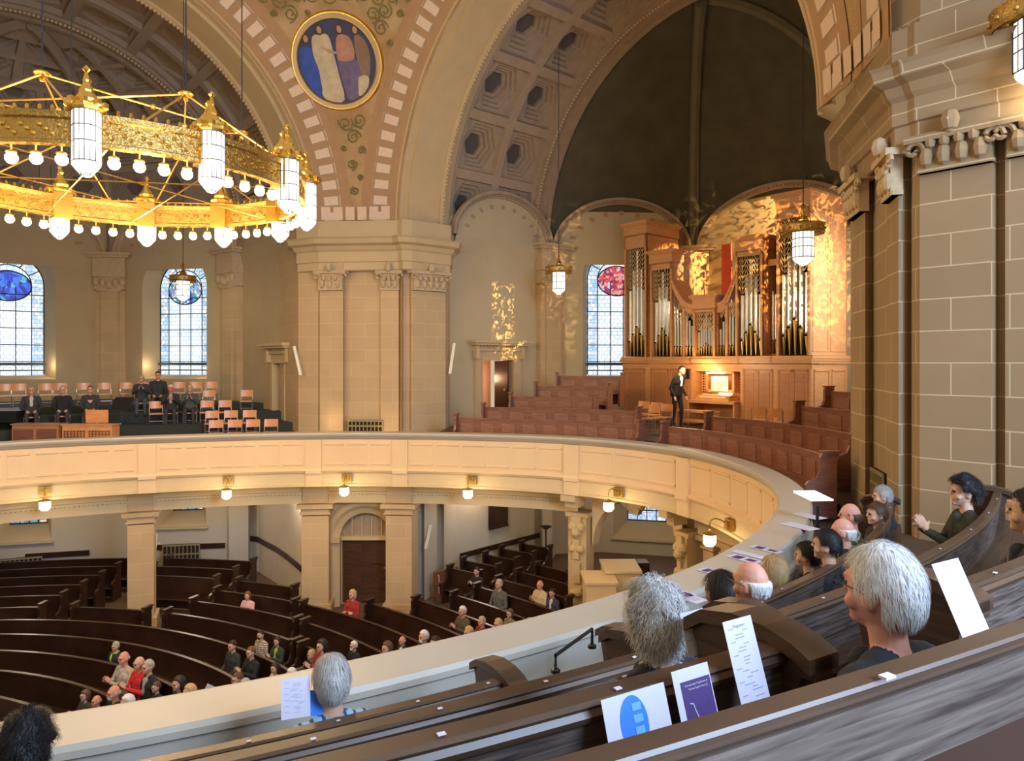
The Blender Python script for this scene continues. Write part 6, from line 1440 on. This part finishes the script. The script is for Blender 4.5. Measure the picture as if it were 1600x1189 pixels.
near_person(1512, 768, 1, 'clap', (.03, .035, .025), 'dark_curly', 'black', 'black-haired person in dark green jacket clapping before the stone wall', 14, D=6.35, tgt=(-2, 7.5))
near_person(1622, 800, 2, 'lap', (.02, .022, .03), 'short', 'dark', 'person in dark blue clothes partly cut by the right edge', 15, D=3.75)
# ================================================================ PAPERS
def sheet_at(px, y, D, w, h, tilt, face_to, label, marks=None, lean=12, flat=False, group=None, mats=None, name='programme_sheet', z=None, spin=0):
    """thin paper sheet; px,y = image place of its centre"""
    mb = MB(); mb.box((0, 0, 0), (w, .0015, h)); ml = mats or [M_paper]; root = mb.obj(name, ml[0])
    if marks:
        for nm, m, rects in marks:
            k = MB()
            for (x, zc, ww, hh) in rects: k.box((x*w, -.0014, zc*h), (ww*w, .0010, hh*h))
            k.obj(nm, m, parent=root)
    X, Y = at(px, D); root.location = (X, Y, zy(y, D) if z is None else z)
    rz = math.atan2(face_to[1], face_to[0])+math.pi/2
    if flat: root.rotation_euler = Euler((math.radians(-90), 0, spin), 'XYZ')
    else: root.rotation_euler = (Matrix.Rotation(rz, 3, 'Z') @ Matrix.Rotation(math.radians(-lean), 3, 'X') @ Matrix.Rotation(math.radians(tilt), 3, 'Y')).to_euler()
    return tag(root, label, 'paper', group)
lines = lambda seed, n=22: [(random.Random(seed+i).uniform(-.12, .2) if i % 4 else -.3, .40-.80*i/n, random.Random(seed*3+i).uniform(.12, .36) if i % 4 else .16, .008) for i in range(n)]
def ray_row(px, off): return hit(offset(RAIL, off), px, far=False)[1]
q = ray_row(1168, NEAR_OFF[2]+.07); radial = (q-C)/np.linalg.norm(q-C)
D3 = lambda px: ray_row(px, NEAR_OFF[2]+.07)[1]
BACKN = lambda px: (ray_row(px, NEAR_OFF[2])-C)/np.linalg.norm(ray_row(px, NEAR_OFF[2])-C)
sheet_at(1167, 1036, D3(1167), .105, .215, 0, BACKN(1167), 'tall white programme with small print leaning on the third row pew back', [('print', M_ink, lines(1))], lean=18)
sheet_at(996, 1118, D3(994), .185, .105, 0, BACKN(994), 'white card with a bright blue circle leaning on the pew back', None, lean=18)
card = bpy.data.objects['programme_sheet.001']
mb = MB(); mb.add([(-.012+.040*math.cos(a), -.0016, -.014+.060*math.sin(a)) for a in np.linspace(0, 2*math.pi, 40)[:-1]], [tuple(range(39))]); mb.obj('blue_circle', M_blue, parent=card)
M_lblue = mat('light blue print', (.16, .42, .90), .5)
mb = MB()
for z_ in (.02, -.005, -.03): mb.box((0, -.0022, z_), (.026, .001, .016))
mb.obj('circle_print', M_lblue, parent=card)
sheet_at(1086, 1085, D3(1086), .120, .125, 0, BACKN(1086), 'white flyer with a dark purple picture and white lettering on the pew back', None, lean=18)
fl = bpy.data.objects['programme_sheet.002']; mb = MB(); mb.box((.008, -.0016, -.012), (.096, .001, .092)); mb.obj('purple_picture', M_purple, parent=fl)
def text(s, size, loc, m, parent, name='lettering', rot=(math.pi/2, 0, 0)):
    cu = bpy.data.curves.new(name, 'FONT'); cu.body = s; cu.size = size; cu.extrude = .0002; cu.align_x = 'CENTER'; o = bpy.data.objects.new(name, cu); scene.collection.objects.link(o)
    dg = bpy.context.evaluated_depsgraph_get(); me = bpy.data.meshes.new_from_object(o.evaluated_get(dg)); bpy.data.objects.remove(o); o = bpy.data.objects.new(name, me); me.materials.append(m); scene.collection.objects.link(o); o.location = loc; o.rotation_euler = rot; o.parent = parent; return o
text('Internationaler Orgelherbst &', .0062, (.008, -.0026, .022), M_paper, fl); text('Thomas Kapitel, Nora (?)', .0062, (.012, -.0026, .013), M_paper, fl)
mb = MB(); mb.tube([(-.024, -.003, -.015), (-.014, -.003, -.018), (-.010, -.003, -.035), (-.004, -.003, -.052)], .0018, 5); mb.obj('picture_motif', M_paper, parent=fl)
text('Programm', .010, (0, -.0026, .088), M_ink, bpy.data.objects['programme_sheet'])
D1 = hit(offset(RAIL, NEAR_OFF[2]+.0), 1100, far=False)[1][1]
sheet_at(1087, 988, 2.28, .10, .13, 0, BACKN(1087), 'white sheet held beside the curly-haired person', [('print', M_ink, lines(4, 12))], lean=18)
sheet_at(1500, 932, 1.95, .13, .19, 0, (.5, -.85), 'large white programme with small print beside the pew end at right', [('print', M_ink, lines(6))], lean=25)
sheet_at(462, 1090, 3.62, .14, .19, 0, (.35, -1), 'white programme standing on the parapet left of the blue plaid person', [('print', M_ink, lines(8))], lean=14)
sheet_at(494, 1098, 3.66, .09, .12, 5, (.35, -1), 'blue printed leaflet behind the programme beside the blue plaid person', None, mats=[M_blue], name='leaflet', lean=14)
sheet_at(329, 1086, 13.9, .30, .36, 25, (0, -1), 'small white sheet held up above the parapet among the ground floor audience', None, lean=0)
# booklets lying on the parapet top
def ledge_paper(px, y, w, h, spin, label, pics=2, group='booklets on the parapet'):
    D = -RAILZ*F/(y-YH)*.995; p = at(px, D); mb = MB(); mb.box((0, 0, .004), (w, h, .005)); o = mb.obj('booklet', M_paper); o.location = (p[0], p[1], RAILZ+.003); o.rotation_euler = (0, 0, spin)
    k = MB()
    if pics: k.box((0, h*.22, .0075), (w*.8, h*.30, .001)); k.obj('purple_picture', M_purple, parent=o)
    if pics > 1: k = MB(); k.box((w*.05, -h*.22, .0075), (w*.55, h*.30, .001)); k.obj('purple_picture', M_purple, parent=o)
    if not pics: k = MB(); [k.box((0, h*(.35-.1*i), .0075), (w*.6, .004, .001)) for i in range(7)]; k.obj('print', M_ink, parent=o)
    return tag(o, label, 'booklet', group)
ledge_paper(1063, 925, .12, .26, .62, 'white booklet with two purple pictures on the parapet, nearest one'); ledge_paper(1082, 935, .15, .20, .62, 'blank white sheet under the nearest parapet booklet', 0)
ledge_paper(1112, 893, .13, .24, .62, 'white booklet on the parapet behind the long dark hair', 1)
ledge_paper(1163, 873, .14, .34, .62, 'white booklet with two purple pictures left of the blonde head'); ledge_paper(1171, 866, .10, .38, .62, 'dark booklet edge beside the third parapet booklet', 0)
ledge_paper(1197, 858, .12, .34, .62, 'white booklet with two pictures above the blonde head')
ledge_paper(1250, 822, .20, .42, .5, 'plain lilac sheet on the parapet bend, lower one', 0); ledge_paper(1264, 806, .20, .40, .5, 'plain lilac sheet on the parapet bend, upper one', 0)
# music stand tray beyond the bend, light on its sheet painted as emission
ms = empty('lit_display_stand'); tag(ms, 'bright lit tray of sheets on a dark stand beyond the parapet bend', 'stand'); p = at(1268, 9.0); mb = MB(); z = zy(776, 9.0)
mb.add([(p[0]-.22, p[1]+.02, z+.07), (p[0]+.06, p[1]+.06, z+.07), (p[0]+.22, p[1]-.12, z-.01), (p[0]-.06, p[1]-.14, z-.01), (p[0]-.22, p[1]+.02, z+.05), (p[0]+.06, p[1]+.06, z+.05), (p[0]+.22, p[1]-.12, z-.03), (p[0]-.06, p[1]-.14, z-.03)], [(0, 1, 2, 3), (4, 7, 6, 5), (0, 4, 5, 1), (1, 5, 6, 2), (2, 6, 7, 3), (3, 7, 4, 0)])
mb.obj('glowing_sheet', mat('white sheet with added glow', (.9, .9, .95), .5, emit=(.85, .88, 1), estr=.7), parent=ms); mb = MB(); mb.tube([(p[0]+.05, p[1]-.05, z-.1), (p[0]+.05, p[1]-.05, -2.8)], .02, 6); mb.obj('pole', M_black, parent=ms)
# ================================================================ SMALL FURNISHINGS
def slanted_bar(px0, y0, px1, y1, D, label, w=.09):
    a, b = at(px0, D), at(px1, D-.25); mb = MB(); za, zb = zy(y0, D), zy(y1, D-.25); n = 4
    A = Vector((a[0], a[1], za)); B = Vector((b[0], b[1], zb)); d = (B-A).normalized(); u = Vector((1, 0, 0))*w; v = Vector((0, 1, 0))*w*.9
    vs = [A-u/2-v/2, A+u/2-v/2, A+u/2+v/2, A-u/2+v/2, B-u/2-v/2, B+u/2-v/2, B+u/2+v/2, B-u/2+v/2]; mb.add(vs, [(0, 1, 2, 3), (4, 7, 6, 5), (0, 4, 5, 1), (1, 5, 6, 2), (2, 6, 7, 3), (3, 7, 4, 0)])
    root = empty('column_loudspeaker'); mb.obj('speaker_body', M_white, parent=root); k = MB(); m_ = A*.5+B*.5; k.tube([m_, m_+Vector((0, .35, 0))], .02, 6); k.obj('bracket', M_white, parent=root)
    return tag(root, label, 'loudspeaker', 'white column loudspeakers')
slanted_bar(460, 541, 470, 586, 23.8, 'slim white tilted loudspeaker left of the far pier'); slanted_bar(710, 536, 703, 584, 24.2, 'slim white tilted loudspeaker between the far pier and the lit door')
slanted_bar(673, 820, 665, 857, 22.6, 'slim white loudspeaker under the gallery right of the arched door'); slanted_bar(244, 834, 240, 870, 24.4, 'slim white loudspeaker behind the cream column under the gallery')
def grille(a, b, D0, D1, y0, y1, label, dep=.12):
    A, B = at(a, D0), at(b, D1); t = (B-A)/np.linalg.norm(B-A); w = np.linalg.norm(B-A); c = (A+B)/2; z1, z0 = zy(y0, (D0+D1)/2), zy(y1, (D0+D1)/2); root = empty('radiator_grille'); mb = MB()
    mb.box((c[0], c[1], (z0+z1)/2), (w, dep*.5, z1-z0), ax=t); mb.obj('dark_back', M_dark, parent=root); mb = MB(); nn = V2(-t[1], t[0]); nn = -nn if nn @ c > 0 else nn; f = c+nn*dep*.4
    for zz in (z0+.03, z1-.03, z1-(z1-z0)*.28): mb.box((f[0], f[1], zz), (w, .03, .05), ax=t)
    for s in np.linspace(-w/2, w/2, max(5, int(w/.11))): q = f+t*s; mb.box((q[0], q[1], (z0+z1)/2), (.025, .03, z1-z0), ax=t)
    mb.obj('bars', M_iron, parent=root); return tag(root, label, 'grille')
grille(545, 598, 23.5, 23.4, 656, 690, 'brass radiator grille at the foot of the far pier'); grille(1366, 1385, 11.65, 10.9, 735, 815, 'narrow brass vent grille in the near pier')
grille(-20, 66, 23.6, 24.2, 872, 925, 'dark radiator grille under the left ground floor window'); grille(255, 312, 24.9, 25.1, 850, 905, 'dark radiator grille under the ground floor window behind the column')
# music stand, black instrument, wooden furniture on the stage
ms = empty('music_stand'); tag(ms, 'black music stand in the middle of the chancel stage', 'music stand'); p = stage_pos(190, 1); p = at(190, p[1]); z = -2.40
mb = MB(); mb.add([(p[0]-.32, p[1]-.08, z+.95), (p[0]+.30, p[1]-.08, z+.95), (p[0]+.33, p[1]+.12, z+1.33), (p[0]-.25, p[1]+.12, z+1.33)], [(0, 1, 2, 3)]); mb.box((p[0], p[1]-.11, z+.95), (.6, .06, .02)); mb.obj('desk', M_black, parent=ms)
mb = MB(); mb.tube([(p[0], p[1], z+1.1), (p[0], p[1], z+.1)], .015, 6); [mb.tube([(p[0], p[1], z+.15), (p[0]+.28*math.cos(a), p[1]+.28*math.sin(a), z)], .012, 5) for a in (0, 2.1, 4.2)]; mb.obj('pole', M_black, parent=ms)
pn = empty('grand_piano'); tag(pn, 'black covered grand piano at the left edge of the stage', 'piano'); p = at(8, 22.4); z = -2.5
mb = MB(); out = [(-.75, -.6), (.75, -.6), (.78, .2), (.5, .9), (.1, 1.3), (-.4, 1.35), (-.75, .9)]
mb.add([(p[0]+x, p[1]+y_, z+.7) for x, y_ in out]+[(p[0]+x, p[1]+y_, z+1.05) for x, y_ in out], [tuple(range(7)), tuple(range(13, 6, -1))]+[(k, (k+1) % 7, 7+(k+1) % 7, 7+k) for k in range(7)]); mb.obj('case', M_black, parent=pn)
for x, y_ in ((-.6, -.4), (.6, -.4), (0, 1.0)):
    mb = MB(); mb.lathe((p[0]+x, p[1]+y_, 0), [(.06, z), (.05, z+.3), (.08, z+.7)], 8); mb.obj('leg', M_black, parent=pn)
def chest(px0, px1, y0, D, label, lat=False):
    A, B = at(px0, D), at(px1, D); c = (A+B)/2; w = B[0]-A[0]; z1 = zy(y0, D); z0 = -2.75; root = empty('wooden_screen'); mb = MB(); mb.box((c[0], c[1], (z0+z1)/2), (w, .4, z1-z0)); mb.box((c[0], c[1], z1+.015), (w+.06, .46, .03)); mb.obj('body', M_chair if lat else M_oakd, parent=root)
    mb = MB(); f = c[1]-.21
    for k in range(2):
        x = c[0]+(k-.5)*w*.5
        if lat:
            for i in range(7): mb.box((x-w*.2+w*.4*i/6, f-.01, z1-.28), (.015, .02, .28))
            for i in range(4): mb.box((x, f-.01, z1-.16-.08*i), (w*.42, .02, .015))
        else: mb.box((x, f, z1-.3), (w*.42, .03, .36))
    mb.obj('lattice' if lat else 'raised_panels', M_pewa, parent=root); return tag(root, label, 'furniture')
chest(26, 98, 663, 21.0, 'wooden panelled chest behind the parapet at left'); chest(104, 181, 664, 20.9, 'orange wooden lattice fronted cabinet behind the parapet', True)
mb = MB(); p = at(144, 21.1); z = zy(661, 21.1); mb.box((p[0], p[1]+.25, z+.18), (.66, .03, .38)); mb.box((p[0]-.25, p[1]+.27, z-.25), (.03, .03, .9)); mb.box((p[0]+.25, p[1]+.27, z-.25), (.03, .03, .9)); o = mb.obj('wooden_board', M_chair, loc=(p[0], p[1]+.25, z)); tag(o, 'upright orange wooden board above the lattice cabinet', 'board')
# ground floor: cream booth, papers, piano, desk, lamp, pamphlet rack
bt = empty('booth'); tag(bt, 'cream painted wooden booth with papers on its ledge beside the carved post', 'booth'); mb = MB()
A = at(916, 18.5); 
mb.box((A[0]+.35, A[1]+.2, (ZG-5.55)/2), (.75, 1.0, -5.55-ZG)); mb.box((A[0]+.35, A[1]+.2, -5.55), (.85, 1.1, .06)); mb.obj('left_cabinet', M_beam, parent=bt)
mb = MB(); mb.box((A[0]+1.0, A[1]+.9, (ZG-5.45)/2), (.9, 1.1, -5.45-ZG)); mb.box((A[0]+1.0, A[1]+.9, -5.45), (.98, 1.2, .06)); mb.obj('right_cabinet', M_beam, parent=bt)
mb = MB(); mb.box((A[0]+.7, A[1]-.7, (ZG-6.1)/2), (1.5, .7, -6.1-ZG)); mb.box((A[0]+.7, A[1]-.7, -6.1), (1.6, .8, .05)); mb.obj('ledge', M_beam, parent=bt)
for i in range(4):
    mb = MB(); mb.box((0, 0, .02), (.30, .22, .03+.01*i)); o = mb.obj('paper_stack', mat('warm paper', (.75, .66, .48), .7)); o.location = (A[0]+.25+.33*i, A[1]-.7+.05*(i % 2), -6.07); o.rotation_euler = (0, 0, .3*i); tag(o, 'stack of papers on the booth ledge, %s from left' % ORD[i], 'papers', 'papers on the booth ledge')
up = empty('upright_piano'); tag(up, 'dark upright piano under the low arch', 'piano'); p = at(985, 22.5); mb = MB(); mb.box((p[0], p[1], ZG+.62), (1.1, .5, 1.24)); mb.obj('case', M_door, parent=up); mb = MB(); mb.box((p[0], p[1]-.33, ZG+.68), (1.05, .25, .08)); mb.obj('keyboard_lid', M_black, parent=up)
dk = empty('desk'); tag(dk, 'dark desk with small lit screen under the low arch', 'desk'); p = at(1025, 21.3); mb = MB(); mb.box((p[0], p[1], ZG+.74), (1.3, .7, .05)); [mb.box((p[0]+x, p[1]+y_, ZG+.36), (.06, .06, .72)) for x in (-.6, .6) for y_ in (-.3, .3)]; mb.box((p[0]-.3, p[1]+.3, ZG+.4), (.5, .04, .6)); mb.obj('table', M_black, parent=dk)
mb = MB(); mb.box((p[0]+.05, p[1], ZG+1.0), (.34, .04, .26)); mb.box((p[0]+.05, p[1], ZG+.82), (.06, .06, .12)); sc = mb.obj('computer_screen', M_black); tag(sc, 'small computer screen on the dark desk under the arch', 'screen'); mb = MB(); mb.box((p[0]+.05, p[1]-.022, ZG+1.0), (.30, .004, .22)); mb.obj('lit_display', mat('screen glow', (.5, .7, .8), .4, emit=(.6, .8, .95), estr=.9), parent=sc)
oc = empty('office_chair'); tag(oc, 'black office chair beside the desk under the low arch', 'chair'); p = at(1052, 20.6); mb = MB(); mb.box((p[0], p[1], ZG+.48), (.48, .48, .08)); mb.obj('seat', M_black, parent=oc); mb = MB(); mb.box((p[0], p[1]-.24, ZG+.85), (.44, .07, .6)); mb.obj('backrest', M_black, parent=oc); mb = MB(); mb.tube([(p[0], p[1], ZG+.46), (p[0], p[1], ZG+.08)], .03, 6); [mb.tube([(p[0], p[1], ZG+.1), (p[0]+.28*math.cos(a), p[1]+.28*math.sin(a), ZG+.04)], .02, 5) for a in (0, 1.26, 2.5, 3.8, 5)]; mb.obj('base', M_black, parent=oc)
fl_ = empty('floor_lamp'); tag(fl_, 'tall dark torchiere floor lamp under the gallery by the pale wall', 'floor lamp'); p = at(853, 26.0); mb = MB(); mb.lathe((p[0], p[1], 0), [(.18, ZG), (.18, ZG+.03), (.025, ZG+.06), (.025, -6.0)], 10); mb.obj('pole', M_black, parent=fl_); mb = MB(); mb.lathe((p[0], p[1], -6.0), [(.03, 0), (.12, .06), (.22, .12), (.20, .12), (.02, .04)], 14); mb.obj('bowl_shade', M_black, parent=fl_)
rk = empty('book_rack'); tag(rk, 'reddish wooden rack with white ribbons against the aisle wall', 'rack'); p = at(697, 22.6); t_ = V2(.75, .66); mb = MB(); z = zy(908, 22.6); mb.box((p[0], p[1], z), (.92, .06, .75), ax=t_); mb.box((p[0], p[1]-.06, z), (.96, .1, .05), ax=t_); mb.box((p[0], p[1]-.06, z-.36), (.96, .14, .05), ax=t_); [mb.box((p[0]+t_[0]*s, p[1]+t_[1]*s, (ZG+z)/2), (.05, .08, z-ZG), ax=t_) for s in (-.42, .42)]; mb.obj('rack_board', M_pewa, parent=rk)
for i in range(6):
    s = -.28+.28*(i % 3); mb = MB(); q = (p[0]+t_[0]*s, p[1]+t_[1]*s-.06, z+.14-.36*(i//3)); mb.tube([(q[0]-.05, q[1], q[2]+.13), (q[0]+.01, q[1], q[2]+.11), (q[0]+.02, q[1], q[2]-.1)], .012, 4); mb.obj('white_ribbon', M_paper, parent=rk)
for me in list(bpy.data.meshes):
    if me.users == 0: bpy.data.meshes.remove(me)
